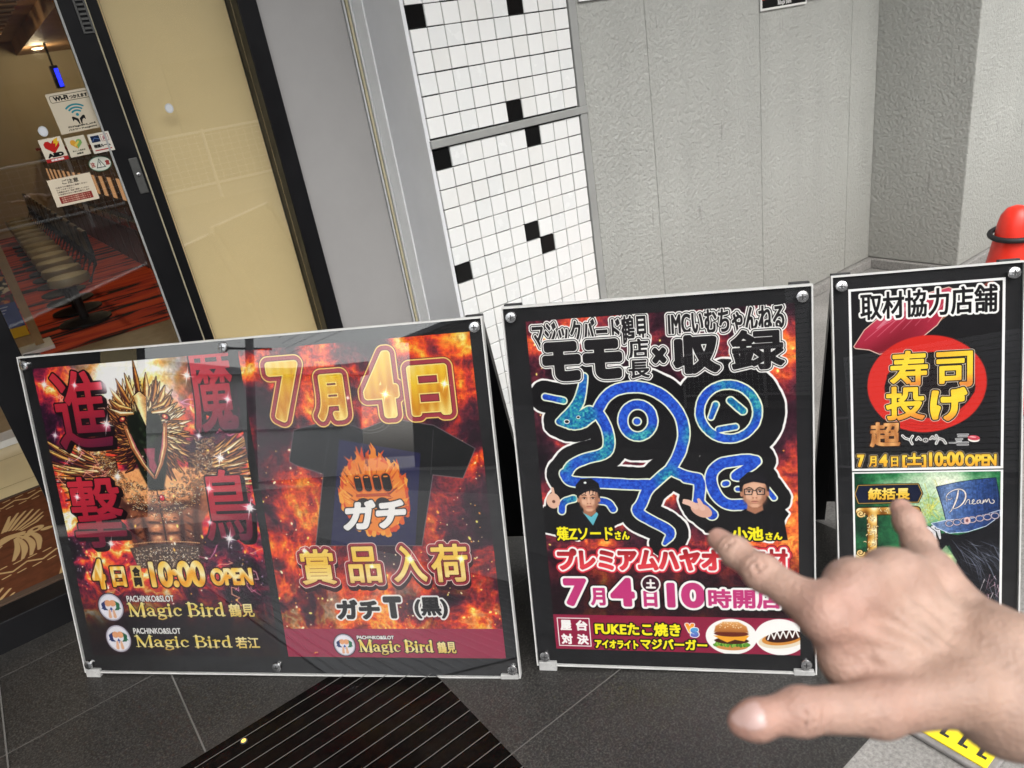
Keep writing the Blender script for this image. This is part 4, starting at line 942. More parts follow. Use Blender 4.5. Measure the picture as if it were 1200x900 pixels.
    # lettering
    tri = lambda: [(8.0, BLACK), (6.6, WHITE), (2.2, BLACK), (0, hx('1c1b1d'))]
    def lt(t, a, b_, bd, lay=None, shear=0.0): sh.text(t, *p(*a), *p(*b_), lay or [(7.0, WHITE), (4.2, BLACK), (2.2, WHITE), (0, hx('201e20'))], bold=bd, shear=shear)
    lt('マジックバード鶴見', (624, 378), (763, 402), 1.2); lt('IMCいむちゃんねる', (785, 366), (922, 386), 1.3)
    lt('モモ', (635, 402), (733, 444), 8); lt('店', (738, 398), (763, 420), 1.3); lt('長', (738, 423), (764, 443), 1.3)
    lt('×', (766, 408), (784, 426), 4); lt('収', (790, 394), (847, 437), 6.2); lt('録', (858, 388), (922, 432), 3.6)
    yel = [(3.4, BLACK), (0, hx('f6ea22'))]
    lt('薙Zソード', (651, 619), (719, 635), 1.2, yel); lt('さん', (720, 624), (738, 634), 1.2, yel)
    lt('小池', (857, 618), (895, 634), 1.6, yel); lt('さん', (897, 624), (917, 633), 1.2, yel)
    redt = [(10.5, hx('6e1420')), (8.6, hx('d83848')), (4.6, WHITE), (0, lambda u, v: ramp(v, [(0, hx('3a1418')), (.35, hx('b02830')), (.7, hx('e0404a')), (1, hx('a82434'))]))]
    lt('プレミアムハヤオ', (651, 645), (846, 670), 3.4, redt); lt('取材', (872, 644), (923, 668), 2.2, redt)
    mag = [(9, BLACK), (5.8, WHITE), (0, hx('c03a78'))]
    for t, a, b_, bd in (('7', (658, 680), (688, 713), 5.5), ('月', (690, 691), (709, 712), 2), ('4', (713, 679), (744, 713), 5.5), ('日', (753, 694), (770, 713), 2), ('10', (780, 684), (826, 714), 5), ('時開店', (829, 691), (915, 714), 1.9)): lt(t, a, b_, bd, mag)
    c = p(762, 686); sh.ell(c[0], c[1], 24, 24, WHITE); sh.ell(c[0], c[1], 20, 20, hx('3a1626')); sh.text('土', c[0]-12, c[1]-13, c[0]+12, c[1]+12, [(0, WHITE)], bold=1.6)
    y = p(800, 724)[1]; sh.rect(0, y, 591, 848, hx('8e2240'))
    q0, q1 = p(651, 727), p(691, 760); sh.strokes([([q0, (q1[0], q0[1]), q1, (q0[0], q1[1]), q0], 2.5)], [(0, WHITE)])
    mx_, my_ = (q0[0]+q1[0])/2, (q0[1]+q1[1])/2
    for t, x, yv in (('屋', q0[0], q0[1]), ('台', mx_, q0[1]), ('対', q0[0], my_), ('決', mx_, my_)):
        sh.text(t, x+6, yv+5, x+(mx_-q0[0])-5, yv+(my_-q0[1])-4, [(0, WHITE)], bold=1.5)
    lt('FUKEたこ焼き', (695, 731), (797, 748), 1.6, yel); lt('アイオライト', (695, 752), (747, 763), 1.4, yel); lt('マジバーガー', (749, 750), (828, 764), 1.5, yel)
    lt('V', (802, 732), (813, 743), 3, [(2, WHITE), (0, lambda u, v: ramp(v, [(0, hx('ff7a2a')), (1, hx('f6e24a'))]))]); lt('S', (808, 737), (818, 748), 2.6, [(2, WHITE), (0, lambda u, v: ramp(v, [(0, hx('4ac0e0')), (1, hx('6a4ab0'))]))])
    # burger and takoyaki on white ovals
    bx, by = p(856, 747); y1 = 848
    sh.ell(bx, by, 60, 48, WHITE); dx, dy = p(913, 747); sh.ell(dx, dy, 58, 48, WHITE); rng = random.Random(2)
    sh.ell(bx, by+26, 38, 11, hx('c98a48')); 
    for k in range(24): sh.ell(bx-38+k*3.3, by+20+rng.uniform(-4, 4), 6, 4, hx(rng.choice(('5f9a34', '86b848', '3f7a28'))), 1, rng.uniform(0, 3))
    sh.ell(bx, by+11, 40, 9, hx('4a2414')); sh.poly([(bx-42, by-2), (bx+42, by-4), (bx+30, by+12), (bx+8, by+8), (bx-10, by+16), (bx-26, by+8)], hx('f0a832')); sh.ell(bx, by-8, 40, 8, hx('6a2c1c'))
    sh.poly([(bx-40, by-12), (bx-36, by-28), (bx-18, by-40), (bx+18, by-40), (bx+36, by-28), (bx+40, by-12)], lambda u, v: ramp(v, [(0, hx('f0c080')), (.5, hx('c98444')), (1, hx('9a5a2a'))]), soft=3)
    for k in range(26): sh.ell(bx+rng.uniform(-28, 28), by-30+rng.uniform(-7, 7), 1.3, .9, hx('f7e6c4'))
    sh.ell(dx+2, dy+10, 52, 20, hx('e4d6bc'), 1, -.12); sh.ell(dx+4, dy+4, 46, 17, hx('d08a3c'), 1, -.15); sh.ell(dx+8, dy-2, 42, 15, hx('3a1a14'), 1, -.18)
    sh.strokes([([(dx-28+k*7, dy-2+(-11 if k % 2 else 9)-k*.9) for k in range(11)], 3.4)], [(0, WHITE)])
    return sh.image('doodle_poster')

def poster_sushi():
    S = 2.0; p = off(HC, P4['x'], P4['y']); sh = Sheet(P4['w'], P4['h'], S, hx('19181a'))
    n = fbm(sh.W, sh.H, 8, 5, 3)[..., None]; sh.a = sh.a*(.85+.3*n)
    z = lambda L: [p(960+x/2.8125, 240+y/2.8125) for x, y in L]
    # chopsticks and tuna slice
    sh.strokes([(z([(335, 435), (560, 262)]), 5)], [(0, hx('8a5a3c'))]); sh.strokes([(z([(480, 300), (575, 258)]), 6)], [(0, hx('7a3a30'))])
    tuna = z([(115, 470), (150, 415), (220, 355), (320, 305), (430, 275), (460, 290), (430, 340), (390, 400), (340, 440), (300, 470), (200, 495), (165, 480), (120, 475)])
    sh.poly(tuna, lambda u, v: ramp(np.clip(v+.2*np.sin(u*9+v*5), 0, 1), [(0, hx('d86a7e')), (.4, hx('b02c44')), (1, hx('7c1828'))]), layers=[(2.2, hx('d8b8a8'))])
    for k in range(6): sh.strokes([(z([(150+k*42, 450-k*12), (210+k*42, 400-k*16), (250+k*38, 380-k*17)]), [1, 2.4, 1])], [(0, hx('e49aa8'), .5)])
    sh.strokes([(z([(190, 410), (250, 360), (330, 325)]), [2, 13, 3])], [(0, hx('f0c4cc'), .45)])
    # brushed red disc
    X, Y = sh.grid((0, 0, sh.W, sh.H)); c = z([(355, 598)])[0]; e = z([(560, 598)])[0]; t = z([(355, 432)])[0]
    q = np.hypot((X-c[0])/(e[0]-c[0]), (Y-c[1])/(c[1]-t[1])); br = (fbm(sh.W, sh.H, 5, 5, 8)-.5)*.10
    sh.put((0, 0, sh.W, sh.H), np.clip((1-q+br*.3)*40, 0, 1), hx('cf2a22'))
    X2 = np.hypot((X-c[0]-6)/((e[0]-c[0])*.74), (Y-c[1]-4)/((c[1]-t[1])*.68))+br*2
    sh.put((0, 0, sh.W, sh.H), np.clip((1-X2)*30, 0, 1), hx('1c1415'))
    for k in range(7): sh.strokes([([(c[0]+(e[0]-c[0])*(.80+.03*k)*math.cos(a), c[1]+(c[1]-t[1])*(.76+.03*k)*math.sin(a)) for a in np.linspace(.6+.1*k, 2.0, 18)], [.3+.8*(k % 2)]*18)], [(0, hx('7a1414'), .6)])
    def lt(t_, a, b_, lay, bd): 
        x0, y0 = p(960+a[0]/2.8125, 240+a[1]/2.8125); x1, y1 = p(960+b_[0]/2.8125, 240+b_[1]/2.8125); sh.text(t_, x0, y0, x1, y1, lay, bold=bd)
    lt('取材協力店舗', (133, 292), (592, 358), [(4.2, WHITE), (0, hx('151416'))], 1.2)
    gy = [(3.8, hx('e8dcc8')), (2.6, hx('120f10')), (0, lambda u, v: ramp(np.clip(v+.25*u, 0, 1), [(0, hx('f0a428')), (.45, hx('f7d63a')), (.8, hx('f6cc34')), (1, hx('e08a3a'))]))]
    lt('寿', (233, 488), (362, 605), gy, 2.5); lt('司', (388, 492), (510, 608), gy, 2.5); lt('投', (220, 606), (352, 716), gy, 2.5); lt('げ', (368, 612), (492, 720), gy, 4.0)
    z9 = lambda x, y: (170+x*0, y)
    w9 = lambda L: [p(1000+x/6.667, 490+y/6.667) for x, y in L]
    a, b_ = w9([(130, 50), (375, 240)]); sh.text('超', *a, *b_, [(2.6, hx('3a1c10')), (0, lambda u, v: ramp(v+.2*np.sin(u*20), [(0, hx('e8b070')), (.5, hx('b0703c')), (1, hx('e0a868'))]))], bold=2.2)
    wl = [(2.1, WHITE), (0, hx('1a191b'))]
    for L in ([(390, 155), (410, 175), (440, 185)], [(470, 158), (450, 190), (468, 222)], [(500, 188), (515, 168), (535, 188)], [(610, 183), (625, 165), (642, 182)], [(655, 155), (672, 185), (655, 220)], [(680, 180), (710, 190), (730, 218)]): sh.strokes([(w9(L), 1.6)], wl)
    oc = w9([(572, 192)])[0]; sh.ell(oc[0], oc[1], 6, 5.4, WHITE); sh.ell(oc[0], oc[1], 4.2, 3.6, hx('1a191b')); sh.ell(oc[0], oc[1], 1.6, 1.4, WHITE)
    for L in ([(825, 150), (905, 150)], [(810, 185), (860, 185)], [(760, 215), (808, 215)], [(822, 212), (905, 212)], [(822, 230), (905, 230)], [(830, 165), (900, 165)], [(815, 200), (850, 200)]): sh.strokes([(w9(L), 1.4)], [(1.2, hx('d8d8d8')), (0, hx('4a4a4c'))])
    s0 = w9([(950, 180)])[0]; sh.ell(s0[0], s0[1]+3, 12, 6, hx('f4efe8'), 1, .12); sh.ell(s0[0], s0[1]-1, 12.5, 6, hx('c84a58'), 1, .15); sh.ell(s0[0]-2, s0[1]-3, 7, 1.6, hx('f0b0b4'), 1, .15)
    od = [(3.0, hx('cfc6b2')), (2.1, hx('2a1a10')), (0, lambda u, v: ramp(v, [(0, hx('c88a1e')), (.35, hx('f7d850')), (.65, hx('eeb32c')), (1, hx('d89a4a'))]))]
    for t_, (x0, y0), (x1, y1), bd in (('7', (32, 300), (95, 400), 2), ('月', (125, 312), (190, 398), 1.1), ('4', (205, 298), (278, 398), 2), ('日', (300, 318), (360, 398), 1.1), ('[土]', (388, 292), (580, 405), 1.6), ('10:00', (598, 285), (875, 398), 1.8), ('OPEN', (880, 305), (1128, 400), 1.6)):
        a, b_ = w9([(x0, y0), (x1, y1)]); sh.text(t_, *a, *b_, od, bold=bd)
    for q_ in ((0, 0, 318, 5.5), (0, 0, 5.5, 433), (312.5, 0, 318, 433), (0, 427.5, 318, 433)): sh.rect(*q_, hx('f2f2f2'))
    return sh.image('sushi_poster')

def poster_hat():
    S = 2.0; p = off(HC, P5['x'], P5['y']); sh = Sheet(P5['w'], P5['h'], S); W, H = sh.W, sh.H
    n = fbm(W, H, 5, 6, 12, 1, .6); r = fbm(W, H, 4, 6, 13, 1, .6, True)
    yy, xx = np.mgrid[0:H, 0:W]; X, Y = xx/S, yy/S
    g = np.exp(-(((X-190)/120)**2+((Y-45)/95)**2))
    sh.a = ramp(np.clip(.5*n+.35*r-.22+.75*g, 0, 1), [(0, hx('07130d')), (.3, hx('12402a')), (.5, hx('2f7a4a')), (.7, hx('86b48a')), (1, hx('eef2dc'))])
    z = lambda L: [p(1000+x/5.622, 560+y/5.622) for x, y in L]
    rng = random.Random(8)
    c = z([(515, 215)])[0]
    for k in range(60): sh.strokes([([(c[0]+rng.gauss(0, 16), c[1]+rng.gauss(0, 22)), (c[0]+rng.gauss(0, 18), c[1]+rng.gauss(0, 24))], [2, .4])], [(0, hx(rng.choice(('c9c04a', '8fae4a', 'f0e070'))), .55)])
    # cloak, glove, hat
    sh.poly(z([(600, 380), (700, 395), (860, 350), (975, 270), (990, 700), (990, 1200), (600, 1200), (640, 800), (690, 600), (640, 460), (560, 520), (490, 430)]), hx('17171c'), soft=1.5)
    for k in range(46):
        t = k/45; a = (650+300*rng.random(), 420+rng.uniform(0, 120)); L = rng.uniform(80, 260); an = rng.uniform(.4, 1.3)
        sh.strokes([(z([a, (a[0]+L*.5*math.cos(an)+14, a[1]+L*.5*math.sin(an)), (min(985, a[0]+L*math.cos(an)), a[1]+L*math.sin(an))]), [.6, 2.2, .4])], [(0, hx(rng.choice(('5a5f6c', '3a3c46', '8088a0', '2a2a30'))), .55)])
    for k in range(40): a = (rng.uniform(860, 990), rng.uniform(640, 900)); sh.strokes([(z([a, (a[0]+rng.uniform(-60, 30), a[1]+rng.uniform(20, 90))]), [2.4, .6])], [(0, hx(rng.choice(('c9a0b0', 'e6d0da', '7a5a68', 'f0e8ea'))), .7)])
    sh.poly(z([(620, 460), (690, 560), (680, 620), (560, 640), (540, 540)]), hx('8fae86'), .9, 2); sh.glow(*z([(630, 545)])[0], 9, hx('f0d060'), .7)
    for k, (x0, y0, x1, y1) in enumerate(((470, 345, 515, 420), (500, 345, 550, 420), (530, 340, 580, 415), (560, 345, 620, 375))): sh.strokes([(z([(x0, y0), ((x0+x1)/2+12, (y0+y1)/2-14), (x1, y1)]), [7, 8, 4])], [(1.4, hx('1a1a1e')), (0, hx('d9d9de'))])
    blue = lambda u, v: ramp(np.clip(u*.85+.12*v, 0, 1), [(0, hx('2c4270')), (.22, hx('7d97c4')), (.34, hx('5a79b0')), (.6, hx('33508c')), (.82, hx('243a6c')), (1, hx('1a2440'))])
    sh.poly(z([(555, 78), (700, 48), (850, 28), (945, 22), (968, 150), (972, 245), (800, 290), (620, 300), (595, 200)]), blue, layers=[(1.4, hx('10182c'))])
    sh.poly(z([(525, 318), (620, 298), (800, 285), (972, 235), (970, 270), (880, 335), (760, 372), (640, 380), (560, 345)]), blue, layers=[(1.6, hx('d8e4f4'))])
    for x in range(7):
        a = z([(640+x*50, 318-x*8)])[0]; sh.strokes([([(a[0]+8*math.cos(t), a[1]+7*math.sin(t)) for t in np.linspace(0, 6.28, 14)], 2)], [(.8, hx('33405c')), (0, hx('c7b4b8'))])
    f_ = z([(757, 300)])[0]; sh.ell(*f_, 7, 9, hx('d8b8b4')); sh.ell(*f_, 3, 4, hx('8a5a60'))
    for k in range(220):
        x = rng.uniform(600, 990); y = rng.uniform(420, 1100)
        if x < 640+.0*y and y < 800: continue
        an = .9+.5*math.sin(x/70)+rng.uniform(-.25, .25); L = rng.uniform(40, 150); q = [(x, y), (x+L*.5*math.cos(an), y+L*.5*math.sin(an)+8), (min(985, x+L*math.cos(an)), y+L*math.sin(an))]
        sh.strokes([(z(q), [.3, 1.5, .2])], [(0, hx(rng.choice(('3c4250', '646a7c', '262830', '9aa2b4', '14141a', '4a4650'))), .5)])
    hn = fbm(W, H, 60, 3, 19)[..., None]; hm = np.clip((sh.a[..., 2:]-sh.a[..., :1])*3, 0, 1); sh.a = sh.a*(1-hm*.5*(hn-.35))
    for k in range(26): q = [(590+k*15, 75-k*2), (612+k*14.4, 180), (630+k*13.4, 290-k*1.6)]; sh.strokes([(z(q), [.5, 1.2, .5])], [(0, hx(rng.choice(('5a7cc0', '182448', '2a4480'))), .35)])
    pen = hx('e6dccf')
    for L, w_ in (([(700, 95), (690, 160), (655, 235), (640, 245)], [2.6, 4, 2.2, 1]), ([(625, 175), (615, 140), (650, 105), (710, 88), (750, 115), (745, 170), (700, 215), (650, 225)], [1, 1.6, 2, 2.6, 3.2, 3.2, 2.2, 1.2]), ([(660, 150), (640, 165), (625, 155)], [1, 1.4, 1]),
                  ([(742, 195), (762, 158), (775, 165), (770, 190), (785, 192)], 1.6), ([(785, 190), (805, 172), (800, 158), (788, 175), (795, 194), (815, 188)], 1.6), ([(840, 165), (822, 170), (822, 190), (838, 185), (845, 162), (845, 188), (855, 188)], 1.6),
                  ([(858, 190), (866, 158), (862, 190), (880, 155), (882, 188), (900, 150), (905, 185), (930, 190), (938, 172), (925, 165)], 1.7)):
        sh.strokes([chaikin(z(L), w_)], [(.8, hx('22345c')), (0, pen)])
    gr = fbm(W, H, 90, 3, 52, 1, .7)[..., None]; sh.a = np.clip(sh.a*(.8+.4*gr), 0, 1)
    # ornate golden letter
    gold = lambda u, v: ramp(np.clip(.5+.35*np.sin(u*26)+.2*np.sin(v*31), 0, 1), [(0, hx('7a4a14')), (.4, hx('c8913a')), (.75, hx('ecc878')), (1, hx('fff4cc'))])
    D = [([(50, 235), (420, 230)], 17), ([(50, 530), (400, 525)], 17), ([(133, 240), (133, 525)], 20), ([(405, 235), (430, 380), (400, 520)], 18)]
    st = [(z(q), w_) for q, w_ in D]; sh.strokes(st, [(2.5, hx('3a2408')), (0, gold)])
    for q in ((55, 250), (55, 505), (425, 245), (425, 510)):
        c = z([q])[0]; sh.strokes([([(c[0]+(9-t)*math.cos(t*1.1), c[1]+(9-t)*math.sin(t*1.1)) for t in np.linspace(0, 8, 24)], 3.4)], [(1.2, hx('5a3810')), (0, hx('efcf8a'))])
    for k in range(60):
        x = rng.choice((rng.uniform(105, 165), rng.uniform(60, 400))); y = rng.uniform(245, 520) if x < 170 else rng.choice((235, 528))+rng.uniform(-14, 14)
        c = z([(x, y)])[0]; t = rng.uniform(0, 6); sh.strokes([([(c[0]+4*math.cos(t+q_), c[1]+4*math.sin(t+q_)) for q_ in (0, .7, 1.4, 2.1)], [.5, 1.6, 1.6, .5])], [(.7, hx('6a4414'), .8), (0, hx('fff0c4'))])
    q = z([(22, 120), (42, 68), (430, 62), (455, 118), (430, 172), (44, 178)]); sh.poly(q, hx('161c34'), layers=[(4.2, hx('12131c')), (2.6, hx('c9a04a')), (1, hx('2a2410'))])
    x0, y0 = z([(102, 82)])[0]; x1, y1 = z([(380, 160)])[0]; sh.text('統括長', x0, y0, x1, y1, [(1.6, hx('2a1a08')), (0, lambda u, v: ramp(v, [(0, hx('fff4b0')), (.5, hx('eec84a')), (1, hx('d8a030'))]))], bold=1.2)
    for q_ in ((0, 0, 318, 3.5), (0, 0, 4.5, 412), (313, 0, 318, 412), (0, 407, 318, 412)): sh.rect(*q_, hx('f2f2f2'))
    return sh.image('hat_poster')
# ------------------------------------------------------------------ poster boards
def sign_board(name, label, org, theta, lean, roll, wd, ht, posters, studs, sheet='acrylic'):
    """posters: (x, y_from_top, w, h) in mm plus image"""
    th = R(theta); s = Vector((math.cos(th), math.sin(th), 0)); bk = Vector((-s.y, s.x, 0)); u0 = Vector((0, 0, 1))*math.cos(R(lean))+bk*math.sin(R(lean))
    c, n_ = math.cos(R(roll)), math.sin(R(roll)); s2 = c*s+n_*u0; u2 = c*u0-n_*s; n = s2.cross(u2)
    mt = Matrix((s2, u2, n)).transposed().to_4x4(); mt.translation = Vector((org[0], org[1], .015))
    root = empty(name, mat=mt); tag(root, label, 'sign', 'poster boards along the shop front')
    # local frame: x across, y up the board, z towards the viewer
    MB().box((0.004, .004, -.016), (wd-.004, ht-.004, -.006)).build('board', M['black_board'], root)
    e = MB(); t = .0042
    for a, b in (((0, ht-t, -.017), (wd, ht, .0012)), ((0, 0, -.017), (wd, .0035, .0012)), ((0, .0037, -.017), (t*.8, ht-t-.0002, .0012)), ((wd-t*.8, .0037, -.017), (wd, ht-t-.0002, .0012))): e.box(a, b)
    e.build('edge_trim', M['white_edge'], root)
    for px, py, pw, ph, im in posters:
        o = MB().quad([(px/1000, ht-(py+ph)/1000, -.005), ((px+pw)/1000, ht-(py+ph)/1000, -.005), ((px+pw)/1000, ht-py/1000, -.005), (px/1000, ht-py/1000, -.005)], uv=True)
        pp = o.build('poster', img_mat('printed_'+im.name, im), root)
    MB().box((t, .0042, -.002), (wd-t, ht-t-.0006, .0005)).build('acrylic_cover', M[sheet], root)
    for x, y in studs:
        st = MB().lathe([(.0132, .0007), (.0136, .003), (.012, .0062), (.0072, .0072)], 20, c=(x, y, 0)).build('stud', M['chrome'], root, True)
        MB().box((x-.0065, y-.0011, .0073), (x+.0065, y+.0011, .0077)).box((x-.0011, y-.0065, .0074), (x+.0011, y+.0065, .0078)).build('slot', M['dark_paint'], st)
    for x in ((0.006, .052), (wd-.052, wd-.006)):
        MB().box((x[0], -.0125, -.016), (x[1], .012, .0038), bev=.0015).build('foot_clip', M['clip'], root)
    for x in ((.003, .045), (wd-.045, wd-.003)):
        MB().box((x[0], ht-.03, -.034), (x[1], ht+.0045, -.0185), bev=.0015).build('top_bracket', M['rubber'], root)
    # rear leg frame opens backwards: hinge line near the top, feet on the ground
    hy = ht-.02; ang = R(lean+17); L = (hy*math.cos(R(lean))+.015)/math.cos(ang-R(lean))-.004
    for x in (.006, wd-.046):
        d = Vector((0, -math.cos(ang), -math.sin(ang))); q = Vector((0, math.sin(ang), -math.cos(ang)))
        a = Vector((x, hy, -.022)); vs = []
        for du, dq in ((0, 0), (L, 0), (L, .022), (0, .022)):
            for dx in (0, .04): vs.append(a+d*du+q*dq+Vector((dx, 0, 0)))
        MB().add(vs, [(0, 2, 3, 1), (2, 4, 5, 3), (4, 6, 7, 5), (6, 0, 1, 7), (0, 6, 4, 2), (1, 3, 5, 7)]).build('rear_leg', M['black_metal'], root)
    d = Vector((0, -math.cos(ang), -math.sin(ang))); q = Vector((0, math.sin(ang), -math.cos(ang))); a = Vector((.047, hy, -.026)); vs = []
    for du, dq in ((.02, 0), (L*.9, 0), (L*.9, .008), (.02, .008)):
        for dx in (0, wd-.094): vs.append(a+d*du+q*dq+Vector((dx, 0, 0)))
    MB().add(vs, [(0, 2, 3, 1), (2, 4, 5, 3), (4, 6, 7, 5), (6, 0, 1, 7), (0, 6, 4, 2), (1, 3, 5, 7)]).build('rear_panel', M['black_board'], root)
    return root
def Pm(P, im): return (P['x'], P['y'], P['w'], P['h'], im)
W1, W2, W3 = 1.302, .681, .391
sign_board('poster_board', 'wide low black board with two posters, golden bird warrior and black T-shirt', (-.2179, 2.1739), -46.01, 14.77, -.6, W1, .936,
           [Pm(P1, poster_warrior()), Pm(P2, poster_shirt())], [(.02, .912), (.62, .915), (1.282, .912), (.02, .026), (.62, .026), (1.282, .026)], 'acrylic_glossy')
sign_board('poster_board', 'upright black poster board with a blue glitter doodle and two printed men', (.7352, 1.2287), -47.26, 12.32, -1.0, W2, .933,
           [Pm(P3, poster_doodle())], [(.022, .908), (.659, .908), (.024, .028), (.657, .028)])
sign_board('poster_board', 'narrow black board at the right with sushi poster above top-hat poster', (1.3233, .7454), -49.49, 15.58, 0, W3, .897,
           [Pm(P4, poster_sushi()), Pm(P5, poster_hat())], [(.022, .872), (.369, .872), (.022, .026), (.369, .026)])

# ------------------------------------------------------------------ stickers on the glass
def sticker(name, label, x, z, wd, ht, im, cat='sticker', y=2.5445, round_=False, rot=0.0):
    if round_:
        n = 40; o = MB(); vs = [(x+wd/2*math.cos(2*math.pi*k/n), y, z+ht/2*math.sin(2*math.pi*k/n)) for k in range(n)]
        o.add(vs, [tuple(range(n))]); o.uv[0] = [(.5+.5*math.cos(2*math.pi*k/n), .5+.5*math.sin(2*math.pi*k/n)) for k in range(n)]
        o.add([(a, y+.0012, c) for a, b, c in vs], [tuple(range(n))[::-1]])
        o.add(vs+[(a, y+.0012, c) for a, b, c in vs], [(k, n+k, n+(k+1) % n, (k+1) % n) for k in range(n)])
    else:
        o = MB(); cs, sn = math.cos(rot), math.sin(rot)
        f = lambda a, b: (x+a*cs-b*sn, z+a*sn+b*cs)
        c = [f(-wd/2, -ht/2), f(wd/2, -ht/2), f(wd/2, ht/2), f(-wd/2, ht/2)]
        o.quad([(a, y, b) for a, b in c], uv=True); o.add([(a, y, b) for a, b in c]+[(a, y+.0012, b) for a, b in c], [(4, 7, 6, 5), (0, 4, 5, 1), (1, 5, 6, 2), (2, 6, 7, 3), (3, 7, 4, 0)])
    return tag(o.build(name, img_mat('print_'+im.name, im, .4)), label, cat)
def st_wifi():
    s = Sheet(120, 110, 4, hx('d9cdb6')); K = hx('1c1a18'); 
    q = [(10, 7), (110, 7), (113, 10), (113, 22), (110, 25), (10, 25), (7, 22), (7, 10), (10, 7)]; s.strokes([(q, 1.2)], [(0, K)])
    s.text('Wi-Fi', 16, 9, 54, 22, [(0, K)], bold=1.0); s.text('つかえます', 57, 12, 106, 22, [(0, K)], bold=.5)
    for r in (34, 25, 16): s.strokes([([(60+r*math.cos(a), 68-r*.9*math.sin(a)) for a in np.linspace(.85, 2.29, 12)], 4.6)], [(0, hx('2f8a9a'))])
    s.ell(60, 65, 4, 4, hx('2f8a9a'))
    for sx in (-1, 1):
        s.strokes([([(60+sx*3, 88), (60+sx*5, 78), (60+sx*14, 72), (60+sx*16, 80)], [3, 7, 7, 2])], [(0, K)]); s.strokes([([(60+sx*4, 80), (60+sx*3, 90)], [5, 3])], [(0, K)])
    s.text('ID:MagicBird_wi-fi', 24, 92, 98, 98, [(0, K)], bold=.3); s.text('パスワード:magicbird', 22, 100, 98, 106, [(0, K)], bold=.3)
    return s.image('wifi_sticker')
def st_aed():
    s = Sheet(58, 64, 5, hx('e6dcc8')); s.poly([(29, 42), (10, 24), (9, 14), (15, 8), (23, 8), (29, 15), (35, 8), (43, 8), (49, 14), (48, 24)], hx('c02420')); s.poly([(38, 6), (50, 2), (46, 12), (52, 12), (36, 26), (40, 16), (34, 16)], hx('e8b830'))
    s.text('AED', 8, 40, 50, 52, [(0, hx('141414'))], bold=1.6); s.rect(0, 54, 58, 64, hx('b02a2a')); s.text('設置施設', 12, 56, 46, 62, [(0, WHITE)], bold=.4); return s.image('aed_sticker')
def st_heart():
    s = Sheet(54, 54, 5, hx('dfd6c0')); 
    s.poly([(27, 34), (12, 20), (12, 12), (17, 8), (23, 9), (27, 14)], hx('e0a43c')); s.poly([(27, 34), (27, 14), (31, 9), (37, 8), (42, 12), (42, 20)], hx('7fae62')); s.poly([(20, 22), (34, 12), (36, 16), (22, 28)], hx('e8c860'))
    s.text('あんしん宣言店', 10, 36, 44, 41, [(0, hx('5a5a4a'))], bold=.2); s.text('加盟店', 18, 44, 36, 49, [(0, hx('3a3a34'))], bold=.3); return s.image('heart_sticker')
def st_lounge():
    s = Sheet(60, 54, 5, hx('e2dccf')); s.rect(6, 6, 30, 24, hx('1c2a4a')); s.strokes([([(9, 20), (16, 12), (27, 16)], 1.4)], [(0, hx('6a8ac0'))])
    s.strokes([([(34, 6), (54, 6), (54, 24), (34, 24), (34, 6)], 1)], [(0, hx('8a3a44'))]); s.ell(44, 15, 6, 6, hx('c08a90')); s.strokes([([(38, 21), (50, 9)], 1.4)], [(0, hx('8a3a44'))])
    s.text('喫煙ルーム', 7, 30, 53, 40, [(0, hx('1c1c1c'))], bold=.6); s.rect(6, 45, 54, 48, hx('b03a3a')); return s.image('lounge_sticker')
def st_oval():
    s = Sheet(62, 42, 5, hx('dfe0d2')); s.ell(31, 21, 31, 21, hx('3a6a50')); s.ell(31, 21, 29, 19, hx('dfe0d2')); s.poly([(31, 6), (44, 32), (18, 32)], hx('1c2a24')); s.poly([(31, 10), (41, 30), (21, 30)], hx('e8e8dc')); s.strokes([([(31, 16), (31, 24)], [2.6, 1.6]), ([(31, 27.5)], 2.2)], [(0, hx('1c2a24'))])
    s.text('注', 5, 14, 17, 28, [(0, hx('a03a34'))], bold=.6); s.text('意', 45, 14, 57, 28, [(0, hx('a03a34'))], bold=.6); return s.image('caution_sticker')
def st_notice():
    s = Sheet(116, 78, 4, hx('e6d8c0')); s.text('ご注意', 36, 6, 80, 19, [(0, hx('2a2420'))], bold=.3)
    for k, t in enumerate(('◇店内での通話はご遠慮ください', '◇くつろぎください', '◇貴重品は必ずご自身で管理してください', '◇未成年の方の入場をお断りします')): s.text(t, 14, 23+k*6.6, 100 if k != 1 else 62, 28+k*6.6, [(0, hx('4a3a34'))], bold=.12)
    s.rect(14, 51, 102, 71, hx('8a2a26')); 
    for k in range(3): s.text('営業中の店内撮影は禁止です', 19, 53.5+k*5.6, 97, 57.6+k*5.6, [(0, hx('e0c0a8'))], bold=.1)
    return s.image('notice_sticker')
sticker('wifi_sticker', 'square cream Wi-Fi sticker with blue waves on the door glass', .349, 1.50, .119, .109, st_wifi(), rot=.03)
sticker('aed_sticker', 'AED sticker with a red heart on the door glass', .257, 1.409, .058, .064, st_aed(), rot=.03)
sticker('heart_sticker', 'small sticker with an orange and green heart on the door glass', .319, 1.407, .054, .054, st_heart(), rot=.02)
sticker('smoking_room_sticker', 'small white sticker with navy box beside the two heart stickers', .380, 1.406, .058, .054, st_lounge(), rot=.02, y=2.5235)
sticker('caution_sticker', 'oval caution sticker with a black triangle', .360, 1.349, .062, .043, st_oval(), round_=True)
sticker('notice_sticker', 'cream notice sticker with a dark red text block, lowest on the door glass', .267, 1.293, .115, .077, st_notice(), rot=.0)
dot = Sheet(32, 32, 3, hx('cfd3d8')); dot.ell(16, 16, 12, 12, hx('e2e5ea')); dimg = dot.image('dot_sticker')
sticker('dot_sticker', 'round white dot sticker at the left of the Wi-Fi sticker', .249, 1.461, .024, .028, dimg, round_=True)
